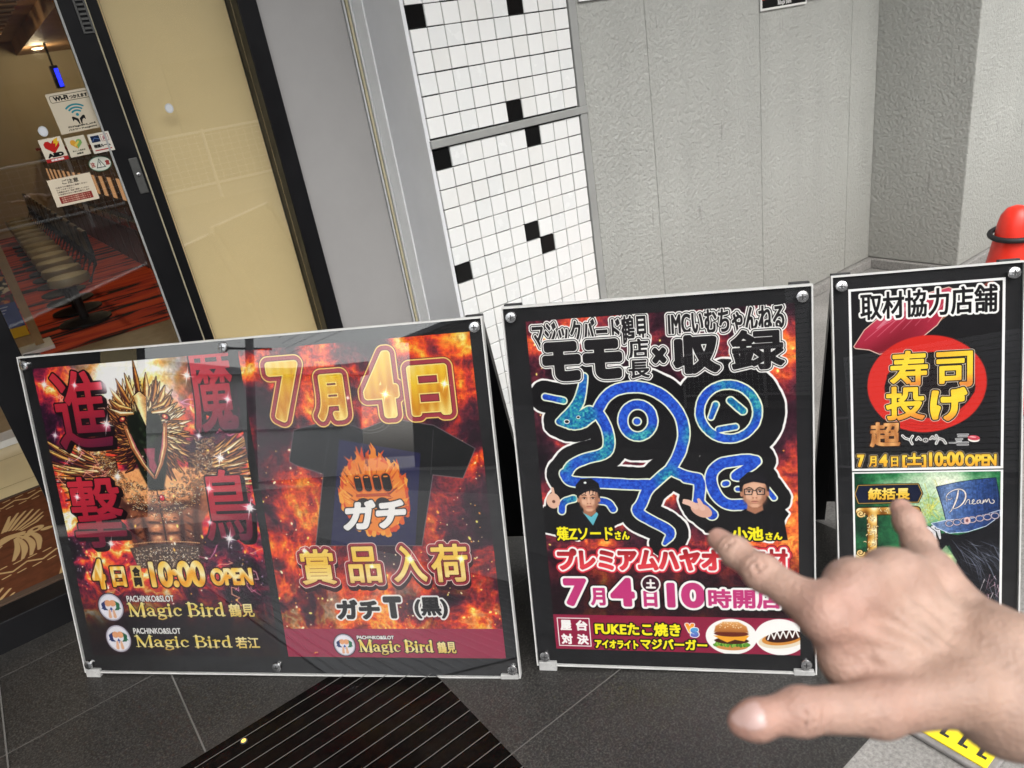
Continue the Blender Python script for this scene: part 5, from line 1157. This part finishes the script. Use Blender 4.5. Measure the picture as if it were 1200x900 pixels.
sticker('dot_sticker', 'pale round dot sticker alone on the cream-backed window', .601, 1.466, .024, .028, dimg, round_=True, y=2.548)

# ------------------------------------------------------------------ wall papers
def wall_poster():
    s = Sheet(340, 480, 2, hx('17120f')); s.a = fire(s.W, s.H, 61, -.05, LAVA, 4); s.rect(0, 440, 340, 480, hx('121113'))
    serif(s, 'Magic Bird', 120, 448, 222, 466, [(0, WHITE)])
    for q in ((0, 0, 340, 7), (0, 0, 7, 480), (333, 0, 340, 480), (0, 473, 340, 480)): s.rect(*q, hx('efeeea'))
    root = empty('wall_poster', (3.063, 2.197, 1.456)); tag(root, 'dark framed poster high on the grey plastered wall', 'poster')
    MB().quad([(.0, -.0062, 0), (.34, -.0062, 0), (.34, -.0062, .48), (0, -.0062, .48)], uv=True).build('print', img_mat('print_wall_poster', s.image('wall_poster')), root)
    MB().box((-.002, -.0055, -.002), (.342, .0, .482)).build('backing', M['white_print'], root)
wall_poster()
tag(MB().box((3.415, 2.191, 1.468), (3.72, 2.1965, 1.9)).build('paper_sheet', M['white_print']), 'plain white sheet beside the dark framed wall poster', 'paper')
tag(MB().box((2.0, 2.189, 1.586), (2.3, 2.1965, 1.9)).build('paper_sheet', M['white_print']), 'plain white sheet next to the tiled pier, high on the wall', 'paper')

# ------------------------------------------------------------------ cone
def cone():
    root = empty('traffic_cone', (2.90, 1.04, 0)); tag(root, 'red plastic traffic cone with a black ring near its tip', 'cone')
    MB().lathe([(.155, .032), (.15, .05), (.062, .60), (.058, .635), (.050, .668), (.034, .692), (.012, .702)], 36).build('body', M['red_plastic'], root, True)
    MB().box((-.19, -.19, 0), (.19, .19, .032), bev=.008).build('base', M['red_plastic'], root)
    MB().tube([(.076*math.cos(a), .076*math.sin(a), .604+.008*math.cos(a)) for a in np.linspace(0, 2*math.pi, 37)[:-1]], .0095, 10, closed=True).build('ring', M['rubber'], root, True)
cone()
def floor_marker():
    root = empty('floor_marker', (1.197, .360, .004)); tag(root, 'yellow floor plate with black marks in a worn grey rubber edge', 'floor plate')
    MB().box((-.012, -.014, 0), (.086, .21, .012), bev=.004).build('edge', M['grey_rubber'], root)
    MB().box((0, 0, .0125), (.072, .198, .0165), bev=.001).build('plate', M['yellow_paint'], root)
    d = MB()
    for y in (.022, .058, .094, .130):
        d.box((.018, y-.004, .0168), (.050, y+.004, .0178)); d.box((.0505, y-.011, .0169), (.057, y+.011, .0179)); d.box((.0185, y-.0135, .0169), (.0245, y-.0045, .0179))
    d.build('marking', M['dark_paint'], root)
floor_marker()

# ------------------------------------------------------------------ entrance mat
def mat_image():
    s = Sheet(720, 560, 1.6, hx('5e3622')); K = hx('bfa070'); n = fbm(s.W, s.H, 60, 4, 2)[..., None]; s.a = s.a*(.85+.3*n)
    def bird(cx, cy, k, fl):
        X = lambda x: cx+fl*x*k; Yy = lambda y: cy+y*k; st = []
        for j in range(8): st.append(([(X(-10+j*4), Yy(10)), (X(30+j*22), Yy(-60-j*4)), (X(46+j*26), Yy(-112+j*6))], [9*k, 9*k, 7*k]))
        for j in range(5): st.append(([(X(20), Yy(22)), (X(80+j*16), Yy(24+j*10)), (X(96+j*10-j*j*5), Yy(58+j*12))], [6*k, 10*k, 11*k]))
        st.append(([(X(30), Yy(20)), (X(-10), Yy(14)), (X(-45), Yy(4))], [20*k, 28*k, 20*k])); st.append(([(X(-52), Yy(0)), (X(-82), Yy(8))], [22*k, 3*k])); st.append(([(X(-10), Yy(26)), (X(-40), Yy(44)), (X(-70), Yy(38))], 6*k))
        s.strokes(st, [(0, K)])
    for y in (40, 440):      # zigzag bands
        s.strokes([([(k*24, y+(11 if k % 2 else -11)-0*k) for k in range(32)], 6)], [(0, K)])
        for k in range(30): s.strokes([([(k*24+4, y-26), (k*24+15, y-29)], 5), ([(k*24+8, y+27), (k*24+19, y+23)], 5)], [(0, K)])
    def bird(ox, oy):
        o = lambda L: [(ox+x-570, oy+y-270) for x, y in L]
        for q in ([(558, 215), (575, 165), (590, 132)], [(564, 222), (584, 180), (603, 140)], [(570, 228), (594, 195), (614, 158)], [(575, 235), (600, 212), (618, 184)], [(578, 243), (604, 228), (617, 208)], [(552, 212), (566, 160), (577, 126)], [(546, 212), (556, 166), (562, 128)]): s.strokes([(o(q), [6, 8, 5])], [(0, K)])
        s.strokes([(o([(574, 262), (552, 258), (536, 276)]), [20, 30, 20]), (o([(536, 276), (520, 270), (508, 280)]), [20, 14, 2]), (o([(540, 290), (526, 312), (510, 306)]), 6)], [(0, K)])
        for q in ([(572, 268), (592, 280), (603, 330), (598, 392)], [(570, 272), (584, 300), (591, 352), (584, 404)], [(567, 276), (575, 315), (577, 365), (570, 406)], [(564, 280), (566, 325), (563, 365), (556, 396)]): s.strokes([chaikin(o(q), [5, 9, 12, 6])], [(0, K)])
    for x, y in ((570, 270), (430, 270), (290, 270), (150, 270), (700, 270), (500, 640), (640, 640), (360, 640)): bird(x, y)
    for k in range(6):
        s.ell(86+k*140-46, 270, 15, 16, K); s.ell(86+k*140-28, 292, 12, 8, K, 1, .6); s.ell(86+k*140-62, 288, 9, 12, K, 1, .6); s.ell(86+k*140-46, 270, 5, 6, hx('5e3622'))
    return s.image('mat_print')
root = empty('door_mat', (-1.45, 2.64, .0835)); tag(root, 'brown door mat with cream birds and zigzag lines inside the doorway', 'mat')
MB().quad([(.03, .03, .0105), (1.45, .03, .0105), (1.45, .86, .0105), (.03, .86, .0105)], uv=True).build('pile', img_mat('print_mat', mat_image(), .95, .1), root)
MB().box((0, 0, 0), (1.48, .89, .0095), bev=.003).build('border', pm('mat_border', (.05, .028, .016), .9), root)

# ------------------------------------------------------------------ hall furniture
def stool():
    r = empty('hall_stool', (.4, 6.55, .084))
    MB().lathe([(.19, 0), (.19, .015), (.05, .03)], 24).build('base', M['rubber'], r, True); MB().lathe([(.032, .03), (.032, .30)], 14).build('post', M['rubber'], r, True)
    MB().lathe([(.10, .30), (.145, .315), (.15, .35), (.14, .372), (.09, .38)], 28).build('seat', M['seat_cream'], r, True)
    b = MB()
    b.tube([(.12, -.12, .30), (.2, -.12, .42), (.21, -.11, .60)], .014, 8); b.tube([(.12, .12, .30), (.2, .12, .42), (.21, .11, .60)], .014, 8); b.box((.192, -.16, .50), (.22, .16, .68), bev=.01)
    b.build('backrest', M['mach_black'], r)
    return r
s0 = stool(); nth = ['nearest', 'second', 'third', 'fourth', 'fifth', 'sixth', 'seventh', 'eighth', 'ninth', 'tenth', 'eleventh', 'twelfth', 'farthest']
for k in range(13):
    o = s0 if k == 0 else copy_tree(s0)
    o.location = (.42+.006*k, 6.5+.5*k, .084); tag(o, '%s cream-seated swivel stool from the glass door, in the red-carpeted aisle' % nth[k], 'stool', 'stools along the machine aisle')
def machine(face):
    r = empty('game_machine', (0, 0, .084)); x0, x1 = (0, .42) if face < 0 else (-.42, 0)
    MB().box((x0, -.235, .0), (x1, .235, .38), bev=.01).build('plinth', pm('machine_wood', (.045, .025, .015), .4) if 'mw' not in M else M['mw'], r)
    fx = 0.0; s = -1 if face < 0 else 1
    MB().box((x0, -.235, .381), (x1, .235, 1.16), bev=.01).build('cabinet', M['mach_black'], r)
    MB().box((min(fx+s*.004, fx+s*.03), -.2, .42), (max(fx+s*.004, fx+s*.03), .2, .50), bev=.006).build('tray', M['chrome'], r)
    g_ = MB().box((min(fx+s*.002, fx+s*.02), -.2, .55), (max(fx+s*.002, fx+s*.02), .2, 1.06), bev=.004).build('panel', M['panel'], r)
    MB().box((min(fx+s*.004, fx+s*.05), -.12, 1.172), (max(fx+s*.004, fx+s*.05), .12, 1.21), bev=.006).build('top_lamp', M['toplamp'], r)
    MB().box((min(fx+s*.021, fx+s*.024), -.10, .70), (max(fx+s*.021, fx+s*.024), .10, .90)).build('screen', M['screen'], g_)
    for y in (-.221, .221): MB().tube([(fx+s*.012, y, .56), (fx+s*.012, y, 1.05)], .006, 8).build('trim_bar', M['chrome'], r)
    return r
M['mw'] = pm('machine_plinth', (.045, .025, .015), .4)
def panel_mat():
    m, nt, b = newmat('machine_panel'); tc = N(nt, 'ShaderNodeTexCoord'); v = N(nt, 'ShaderNodeTexVoronoi', Scale=26.0); nt.links.new(tc.outputs['Object'], v.inputs['Vector'])
    cr = N(nt, 'ShaderNodeValToRGB'); e = cr.color_ramp.elements; e[0].color = (.03, .012, .01, 1); e[1].color = (.25, .12, .06, 1); e[0].position = .45; e[1].position = .9
    sp = N(nt, 'ShaderNodeSeparateColor'); nt.links.new(v.outputs['Color'], sp.inputs[0]); nt.links.new(sp.outputs[0], cr.inputs[0]); nt.links.new(cr.outputs[0], b.inputs['Base Color']); b.inputs['Roughness'].default_value = .25; b.inputs['Metallic'].default_value = .3
    return m
M['panel'] = panel_mat(); M['screen'] = emit_mat('machine_screen', (.9, .45, .2), .25); M['toplamp'] = emit_mat('machine_top_lamp', (1, .12, .05), .03)
mr_, ml_ = machine(-1), machine(1)
for k in range(14):
    o = mr_ if k == 0 else copy_tree(mr_); o.location = (1.22, 7.3+.5*k, .084); tag(o, '%s dark game machine in the right-hand row of the hall' % (nth+['last'])[k if k < 12 else (12 if k == 13 else 13)].replace('last', 'last but one'), 'game machine', 'game machines in the right-hand row')
for k in range(13):
    o = ml_ if k == 0 else copy_tree(ml_); o.location = (-.12, 6.55+.52*k, .084); tag(o, '%s dark game machine in the left-hand row facing the stools' % nth[k], 'game machine', 'game machines in the left-hand row')
# lamp with blue screen hanging from the ceiling
r = empty('call_lamp', (1.625, 12.4, 2.19)); tag(r, 'black hanging sign lamp with a glowing blue face inside the hall', 'lamp')
MB().box((-.05, -.05, -.19), (.05, .05, .10), bev=.01).build('housing', M['mach_black'], r); MB().tube([(0, 0, .10), (0, 0, .39)], .014, 8).build('rod', M['rubber'], r)
MB().box((-.008, -.056, -.17), (.042, -.052, .06), bev=.001).build('blue_face', emit_mat('blue_glow', (.02, .03, 1.0), 1.2), r)
def stand():
    r = empty('notice_stand', (-.16, 6.05, .084)); tag(r, 'tan wooden notice stand with a crowded poster just inside the hall', 'stand')
    s = Sheet(420, 800, 1.2, hx('3a2c1c')); rng = random.Random(9)
    for k in range(420): s.ell(rng.uniform(0, 420), rng.uniform(60, 520), rng.uniform(8, 26), rng.uniform(8, 22), hx(rng.choice(('b02a2a', '3a6a3a', 'e0c8a0', '7a3a4a', '20202a', 'd88a4a', '6a7a5a'))), .9)
    s.rect(0, 520, 420, 720, hx('2a3a7a')); s.rect(0, 720, 420, 800, hx('e0b030'))
    for k in range(7): s.strokes([([(40, 550+k*23), (360-k*17, 545+k*23)], 6)], [(0, hx('c8c8d8'))])
    MB().quad([(-.19, -.004, .12), (.19, -.004, .12), (.19, -.004, .82), (-.19, -.004, .82)], uv=True).build('poster', img_mat('print_stand', s.image('stand_poster')), r)
    fr = MB().box((-.25, 0, .03), (-.195, .03, .9)).box((.195, 0, .03), (.25, .03, .9)).box((-.194, 0, .825), (.194, .03, .9)).box((-.194, 0, .05), (.194, .03, .115)); fr.build('frame', M['tan_wood'], r)
    MB().box((-.19, .004, .116), (.19, .02, .824)).build('backing', M['mach_black'], r)
    MB().box((-.28, -.12, .0), (.30, .16, .028), bev=.004).build('foot', M['white_print'], r)
stand()
# warm hall lighting: recessed lamps in the ceiling
lm = emit_mat('lamp_glow', (1.0, .78, .45), 14.0)
for k, (x, y, z, e) in enumerate(((.18, 4.05, 2.5, 4), (1.60, 13.0, 2.58, 6), (.6, 7.4, 2.59, 14), (.6, 10.6, 2.59, 6))):
    r = empty('ceiling_lamp', (x, y, z)); tag(r, ('warm recessed ceiling lamp over the entrance floor', 'warm recessed ceiling lamp near the back wall', 'warm ceiling lamp above the nearest stools', 'warm ceiling lamp above the far stools')[k], 'lamp', 'warm ceiling lamps in the hall')
    MB().lathe([(.075, 0), (.082, -.012), (.06, -.016)], 24).build('rim', M['alu'], r, True); MB().lathe([(.055, -.018), (.03, -.019)], 20).build('bulb', lm, r)
    ld = bpy.data.lights.new('ceiling_lamp_light', 'POINT'); ld.energy = e; ld.color = (1, .80, .50); ld.shadow_soft_size = .08
    lo = bpy.data.objects.new('ceiling_lamp_light', ld); col.objects.link(lo); lo.location = (0, 0, -.06); lo.parent = r

# small emissive amber disc at the edge of the polished strip
r = empty('amber_spot', (.064, 1.578, .008)); tag(r, 'small glowing amber spot at the edge of the dark grooved floor strip', 'lamp')
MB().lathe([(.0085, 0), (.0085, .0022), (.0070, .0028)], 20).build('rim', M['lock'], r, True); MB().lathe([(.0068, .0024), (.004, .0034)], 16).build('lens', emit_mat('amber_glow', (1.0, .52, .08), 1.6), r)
# ------------------------------------------------------------------ the pointing hand (one continuous skin grown from a distance field)
def cp(px, py, d):
    """point d metres in front of the eye"""
    v = C_RIGHT*((px-600)/F_PX) - C_UP*((py-450)/F_PX) + _F
    return np.array([0, 0, EYE])+v*d
def surface_nets(F, o, h):
    s = F < 0; nx, ny, nz = F.shape
    c = np.zeros((nx-1, ny-1, nz-1), int); P = np.zeros(c.shape+(3,)); W_ = np.zeros(c.shape)
    corner = lambda a: F[a[0]:nx-1+a[0], a[1]:ny-1+a[1], a[2]:nz-1+a[2]]
    for ax in range(3):
        for u in (0, 1):
            for v in (0, 1):
                a = [u, v]; a.insert(ax, 0); b = list(a); b[ax] = 1
                fa, fb = corner(a), corner(b); x = (fa < 0) != (fb < 0); t = np.where(x, fa/np.where(x, fa-fb, 1), 0)
                q = [np.full(c.shape, float(k)) for k in a]; q[ax] = t
                for k in range(3): P[..., k] += np.where(x, q[k], 0)
                W_ += x
    act = W_ > 0; idx = -np.ones(c.shape, int); idx[act] = np.arange(act.sum())
    g = np.stack(np.meshgrid(*[np.arange(n) for n in c.shape], indexing='ij'), -1)
    V = (g[act]+P[act]/W_[act][:, None])*h+o; Q = []
    for ax in range(3):
        sl = [slice(1, n-1) for n in F.shape]; sl[ax] = slice(0, F.shape[ax]-1); s2 = list(sl); s2[ax] = slice(1, F.shape[ax])
        A, B = s[tuple(sl)], s[tuple(s2)]; ij = np.argwhere(A != B); fl = A[A != B]
        base = ij+1; base[:, ax] -= 1
        o1, o2 = [(1, 2), (2, 0), (0, 1)][ax]; e1 = np.zeros(3, int); e2 = np.zeros(3, int); e1[o1] = 1; e2[o2] = 1
        q = np.stack([idx[tuple((base-e1-e2).T)], idx[tuple((base-e2).T)], idx[tuple(base.T)], idx[tuple((base-e1).T)]], 1)
        q[~fl] = q[~fl][:, ::-1]; Q.append(q)
    return V, np.concatenate(Q)
def hand():
    J = {}
    def j(n, x, y, d, r): J[n] = (cp(x, y, d), r)
    # wrist and forearm
    j('wr_u', 1172, 775, .385, .022); j('wr_r', 1178, 826, .372, .0205)
    j('fa_u', 1290, 800, .362, .029); j('fa_r', 1290, 852, .350, .027)
    j('fb_u', 1560, 930, .31, .037); j('fb_r', 1560, 1000, .30, .037)
    # knuckles
    j('i0', 970, 722, .388, .0120); j('m0', 1006, 690, .398, .0120); j('r0', 1050, 676, .412, .0115); j('p0', 1092, 672, .428, .0108)
    # index finger, pointing out
    j('i1', 893, 671, .424, .0098); j('i2', 861, 646, .444, .0083); j('i3', 842, 632, .458, .0070)
    # middle and ring curled in, little finger up
    j('m1', 992, 712, .442, .0098); j('m2', 1020, 752, .440, .0088); j('m3', 1050, 752, .420, .008)
    j('r1', 1040, 690, .454, .0092); j('r2', 1062, 738, .450, .0085); j('r3', 1084, 745, .428, .0078)
    j('p1', 1076, 637, .456, .0089); j('p2', 1064, 611, .468, .0080); j('p3', 1056, 597, .476, .0070)
    # thumb
    j('t0', 1130, 812, .366, .0155); j('t1', 1030, 830, .362, .0128); j('t2', 938, 833, .356, .0104); j('t3', 886, 843, .354, .0086); j('t4', 870, 846, .355, .0070)
    # carpal anchors
    j('ci', 1120, 800, .380, .0135); j('cm', 1130, 778, .386, .0135); j('cr', 1140, 765, .393, .0135); j('cq', 1152, 738, .400, .0140)
    seg = [('wr_u', 'fa_u'), ('wr_r', 'fa_r'), ('fa_u', 'fb_u'), ('fa_r', 'fb_r'), ('wr_u', 'cq'), ('wr_u', 'cm'), ('wr_r', 'ci'), ('wr_r', 't0'), ('wr_u', 'wr_r'), ('fa_u', 'fa_r')]
    seg += [('ci', 'i0'), ('cm', 'm0'), ('cr', 'r0'), ('cq', 'p0'), ('i0', 'm0'), ('m0', 'r0'), ('r0', 'p0')]
    fing = [('i0', 'i1', 'i2', 'i3'), ('m0', 'm1', 'm2', 'm3'), ('r0', 'r1', 'r2', 'r3'), ('p0', 'p1', 'p2', 'p3'), ('t0', 't1', 't2', 't3', 't4')]
    back = -_F
    pts = np.array([v[0] for v in J.values()]); lim = [k for k in J if not k.startswith('fb')]
    h = .0014
    lo = np.array([J[k][0] for k in J]).min(0)-.045; hi = np.array([J[k][0] for k in J]).max(0)+.045
    n = np.ceil((hi-lo)/h).astype(int)+1
    gx = [lo[k]+h*np.arange(n[k]) for k in range(3)]
    F = np.full(n, .05, np.float32)
    def cone(a, b, ra, rb, k, F, fade=True):
        ra_, rb_ = max(ra, rb), 0
        m = ra_+k+.014
        i0 = np.maximum(((np.minimum(a, b)-m-lo)/h).astype(int), 0); i1 = np.minimum(((np.maximum(a, b)+m-lo)/h).astype(int)+2, n)
        sl = tuple(slice(i0[q], i1[q]) for q in range(3))
        X = gx[0][sl[0]][:, None, None]; Y = gx[1][sl[1]][None, :, None]; Z = gx[2][sl[2]][None, None, :]
        d = b-a; L = d@d+1e-12
        t = np.clip(((X-a[0])*d[0]+(Y-a[1])*d[1]+(Z-a[2])*d[2])/L, 0, 1)
        D = np.sqrt((X-a[0]-t*d[0])**2+(Y-a[1]-t*d[1])**2+(Z-a[2]-t*d[2])**2)-(ra+(rb-ra)*t)
        G = F[sl]
        if k > 0: q = np.clip(.5+.5*(G-D)/k, 0, 1); F[sl] = G*(1-q)+D*q-k*q*(1-q)
        else: F[sl] = np.minimum(G, D)
    for a, b in seg:
        mc = a in ('ci', 'cm', 'cr', 'cq') and b in ('i0', 'm0', 'r0', 'p0')
        if mc:   # slim metacarpals so that hollows stay between them
            mid = (J[a][0]+J[b][0])/2-back*.0012; cone(J[a][0], mid, J[a][1]-.0006, .0102, .009, F); cone(mid, J[b][0], .0102, J[b][1]-.0006, .009, F)
        else: cone(J[a][0], J[b][0], J[a][1], J[b][1], .012, F)
    # palm side fill and thumb web
    back = -_F
    for a, b, r in (('ci', 'i0', .012), ('cm', 'm0', .012), ('cr', 'r0', .012), ('cq', 'p0', .011)):
        pa, pb = J[a][0]-back*.015, J[b][0]-back*.0145; cone(pa, pb, r, r, .010, F)
    cone(cp(996, 764, .392), cp(1075, 798, .383), .0115, .014, .016, F); cone(cp(985, 775, .390), cp(1040, 806, .380), .0085, .012, .014, F)
    cone(cp(990, 792, .384), cp(1060, 808, .380), .006, .011, .010, F)
    # tendons and knuckle heads
    for a, b in (('cm', 'i0'), ('cm', 'm0'), ('cr', 'r0'), ('cq', 'p0')):
        pa = J[a][0]*.55+J[b][0]*.45+back*(J[a][1]-.0010); pb = J[b][0]*.96+J[a][0]*.04+back*(J[b][1]-.0016); cone(pa, pb, .0022, .0034, .0055, F)
    for k in ('i0', 'm0', 'r0', 'p0'): q = J[k][0]+back*.0058; cone(q, q+back*.0005, J[k][1]-.0030, J[k][1]-.0032, .0045, F)
    for a, b in ((cp(1130, 800, .366), cp(1030, 770, .372)), (cp(1150, 790, .366), cp(1085, 745, .378))): cone(a, b, .0016, .0012, .0045, F)   # veins
    # fingers, each built apart so that they stay separate, then joined at the knuckle
    for ch in fing:
        G = np.full(n, .05, np.float32)
        for a, b in zip(ch[:-1], ch[1:]): cone(J[a][0], J[b][0], J[a][1]*(.93 if a.endswith('0') and a != 't0' else 1), J[b][1], .004, G)
        for a in ch[1:-1]:   # joint swellings
            q = J[a][0]+back*.0012; cone(q, q+back*.0003, J[a][1]*1.03, J[a][1]*1.03, .004, G)
        kk = .007; q = np.clip(.5+.5*(F-G)/kk, 0, 1); near = (F < .03) & (G < .03)
        F = np.where(near, F*(1-q)+G*q-kk*q*(1-q), np.minimum(F, G)).astype(np.float32)
    def groove(a, b, r, k):
        m = r+k+.004; i0 = np.maximum(((np.minimum(a, b)-m-lo)/h).astype(int), 0); i1 = np.minimum(((np.maximum(a, b)+m-lo)/h).astype(int)+2, n)
        sl = tuple(slice(i0[q], i1[q]) for q in range(3)); X = gx[0][sl[0]][:, None, None]; Y = gx[1][sl[1]][None, :, None]; Z = gx[2][sl[2]][None, None, :]
        d = b-a; L = d@d+1e-12; t = np.clip(((X-a[0])*d[0]+(Y-a[1])*d[1]+(Z-a[2])*d[2])/L, 0, 1)
        D = -(np.sqrt((X-a[0]-t*d[0])**2+(Y-a[1]-t*d[1])**2+(Z-a[2]-t*d[2])**2)-r)
        G = F[sl]; q = np.clip(.5-.5*(G-D)/k, 0, 1); F[sl] = G*(1-q)+D*q+k*q*(1-q)
    def joint_lines(c, axis_to, rad, offs, ln):
        ax_ = axis_to/np.linalg.norm(axis_to); up2 = back-ax_*(back@ax_); up2 /= np.linalg.norm(up2); sd2 = np.cross(ax_, up2)
        for o_, l_ in zip(offs, ln):
            q = c+ax_*o_+up2*(rad+.0006); groove(q-sd2*l_-up2*.0010+ax_*.0008, q, .0006, .0014); groove(q, q+sd2*l_-up2*.0010-ax_*.0006, .0006, .0014)
    joint_lines(J['i1'][0], J['i2'][0]-J['i0'][0], J['i1'][1], (-.0042, -.0008, .003), (.004, .006, .0045))
    joint_lines(J['i2'][0], J['i3'][0]-J['i1'][0], J['i2'][1], (-.0012, .0022), (.0045, .004))
    joint_lines(J['t2'][0], J['t3'][0]-J['t1'][0], J['t2'][1], (-.0045, -.0005, .0035), (.005, .007, .005))
    joint_lines(J['p1'][0], J['p2'][0]-J['p0'][0], J['p1'][1], (-.0015, .0022), (.0045, .004))
    groove(cp(1178, 752, .358), cp(1196, 778, .345), .0016, .006)
    V, Q = surface_nets(F.astype(float), lo, h)
    # relax
    for it in range(4):
        acc = np.zeros_like(V); cnt = np.zeros(len(V))
        for a, b in ((0, 1), (1, 2), (2, 3), (3, 0)):
            np.add.at(acc, Q[:, a], V[Q[:, b]]); np.add.at(cnt, Q[:, a], 1); np.add.at(acc, Q[:, b], V[Q[:, a]]); np.add.at(cnt, Q[:, b], 1)
        V = V+(acc/cnt[:, None]-V)*(.5 if it % 2 == 0 else -.48)
    org = J['wr_r'][0]
    me = bpy.data.meshes.new('person'); me.from_pydata((V-org).tolist(), [], Q.tolist()); me.update()
    me.polygons.foreach_set('use_smooth', [True]*len(me.polygons))
    # real flush of colour over the joints and finger tips
    red = np.zeros(len(V))
    for k, s_, w_ in (('i0', .014, .8), ('m0', .011, .6), ('r0', .011, .6), ('p0', .011, .5), ('i1', .010, .55), ('t2', .012, .6), ('t4', .012, .8), ('i3', .012, .7), ('p3', .01, .6), ('p1', .008, .4), ('t1', .016, .4)):
        red += w_*np.exp(-((V-J[k][0])**2).sum(1)/(2*s_*s_))
    red = np.clip(red, 0, 1)
    at = me.attributes.new('flush', 'FLOAT', 'POINT'); at.data.foreach_set('value', red.astype(np.float32))
    m, nt, b = newmat('skin'); tc = N(nt, 'ShaderNodeTexCoord'); A = N(nt, 'ShaderNodeAttribute', attribute_name='flush')
    n1 = N(nt, 'ShaderNodeTexNoise', Scale=55.0, Detail=5.0, Roughness=.6); n2 = N(nt, 'ShaderNodeTexNoise', Scale=18.0, Detail=3.0)
    for q in (n1, n2): nt.links.new(tc.outputs['Object'], q.inputs['Vector'])
    c1 = N(nt, 'ShaderNodeValToRGB'); e = c1.color_ramp.elements; e[0].position = .36; e[0].color = (.325, .188, .128, 1); e[1].position = .66; e[1].color = (.42, .262, .188, 1)
    nt.links.new(n2.outputs['Fac'], c1.inputs[0])
    mx = N(nt, 'ShaderNodeMix', data_type='RGBA'); mx.inputs['B'].default_value = (.42, .185, .135, 1)
    mm = N(nt, 'ShaderNodeMath', operation='MULTIPLY'); mm.inputs[1].default_value = .95; nt.links.new(A.outputs['Fac'], mm.inputs[0]); nt.links.new(mm.outputs[0], mx.inputs['Factor']); nt.links.new(c1.outputs[0], mx.inputs['A'])
    m2 = N(nt, 'ShaderNodeMix', data_type='RGBA', blend_type='OVERLAY'); m2.inputs['Factor'].default_value = .35; nt.links.new(mx.outputs['Result'], m2.inputs['A']); nt.links.new(n1.outputs['Fac'], m2.inputs['B'])
    hs_ = N(nt, 'ShaderNodeHueSaturation'); hs_.inputs['Saturation'].default_value = .86; hs_.inputs['Value'].default_value = .93; nt.links.new(m2.outputs['Result'], hs_.inputs['Color'])
    nt.links.new(hs_.outputs[0], b.inputs['Base Color']); b.inputs['Roughness'].default_value = .52; b.inputs['Specular IOR Level'].default_value = .35
    b.inputs['Subsurface Weight'].default_value = .10; b.inputs['Subsurface Radius'].default_value = (.008, .003, .0015); b.inputs['Subsurface Scale'].default_value = .6
    v = N(nt, 'ShaderNodeTexVoronoi', Scale=420.0); n3 = N(nt, 'ShaderNodeTexNoise', Scale=130.0, Detail=4.0)
    for q in (v, n3): nt.links.new(tc.outputs['Object'], q.inputs['Vector'])
    ad = N(nt, 'ShaderNodeMath', operation='MULTIPLY_ADD'); ad.inputs[1].default_value = .5; nt.links.new(v.outputs['Distance'], ad.inputs[0]); nt.links.new(n3.outputs['Fac'], ad.inputs[2])
    bp = N(nt, 'ShaderNodeBump', Strength=.55, Distance=.0016); nt.links.new(ad.outputs[0], bp.inputs['Height']); nt.links.new(bp.outputs[0], b.inputs['Normal'])
    me.materials.append(m)
    o = bpy.data.objects.new('person', me); col.objects.link(o); o.location = org
    tag(o, 'bare right hand and forearm, index finger pointing at the posters, thumb and little finger out', 'person')
    # thumb nail lifted from the skin itself
    nm = pm('nail', (.40, .265, .235), .3, 0, .06, 40, coat=.15)
    ax = (J['t4'][0]-J['t2'][0]); ax /= np.linalg.norm(ax)
    cN = cp(879, 841, .345); up_ = back-ax*(back@ax); up_ /= np.linalg.norm(up_); sd_ = np.cross(ax, up_)
    nrm = np.zeros_like(V); a_ = np.cross(V[Q[:, 2]]-V[Q[:, 0]], V[Q[:, 3]]-V[Q[:, 1]])
    for k in range(4): np.add.at(nrm, Q[:, k], a_)
    nrm /= np.linalg.norm(nrm, axis=1)[:, None]+1e-12
    loc = V-cN; u = loc@ax; s_ = loc@sd_
    ins = ((np.abs(u)/.0075)**3+(np.abs(s_)/.0062)**3 < 1) & ((nrm@back) > .15) & (np.abs(loc@up_) < .012)
    fq = Q[ins[Q].all(1)]; ids = np.unique(fq); mp_ = {int(a): i for i, a in enumerate(ids)}
    top = V[ids]+nrm[ids]*.00045
    bot = V[ids]-nrm[ids]*.0006; nn = len(ids)
    fs = [[mp_[int(x)] for x in f] for f in fq]
    from collections import Counter
    ed = Counter(); 
    for f in fs:
        for a, b2 in zip(f, f[1:]+f[:1]): ed[(a, b2)] += 1
    rim = [(a, b2) for a, b2 in ed if (b2, a) not in ed]
    nl = MB().add(np.concatenate([top, bot])-org, fs+[[a, a+nn, b2+nn, b2] for a, b2 in rim])
    if nn > 8: nl.build('thumbnail', nm, o, True)
hand()
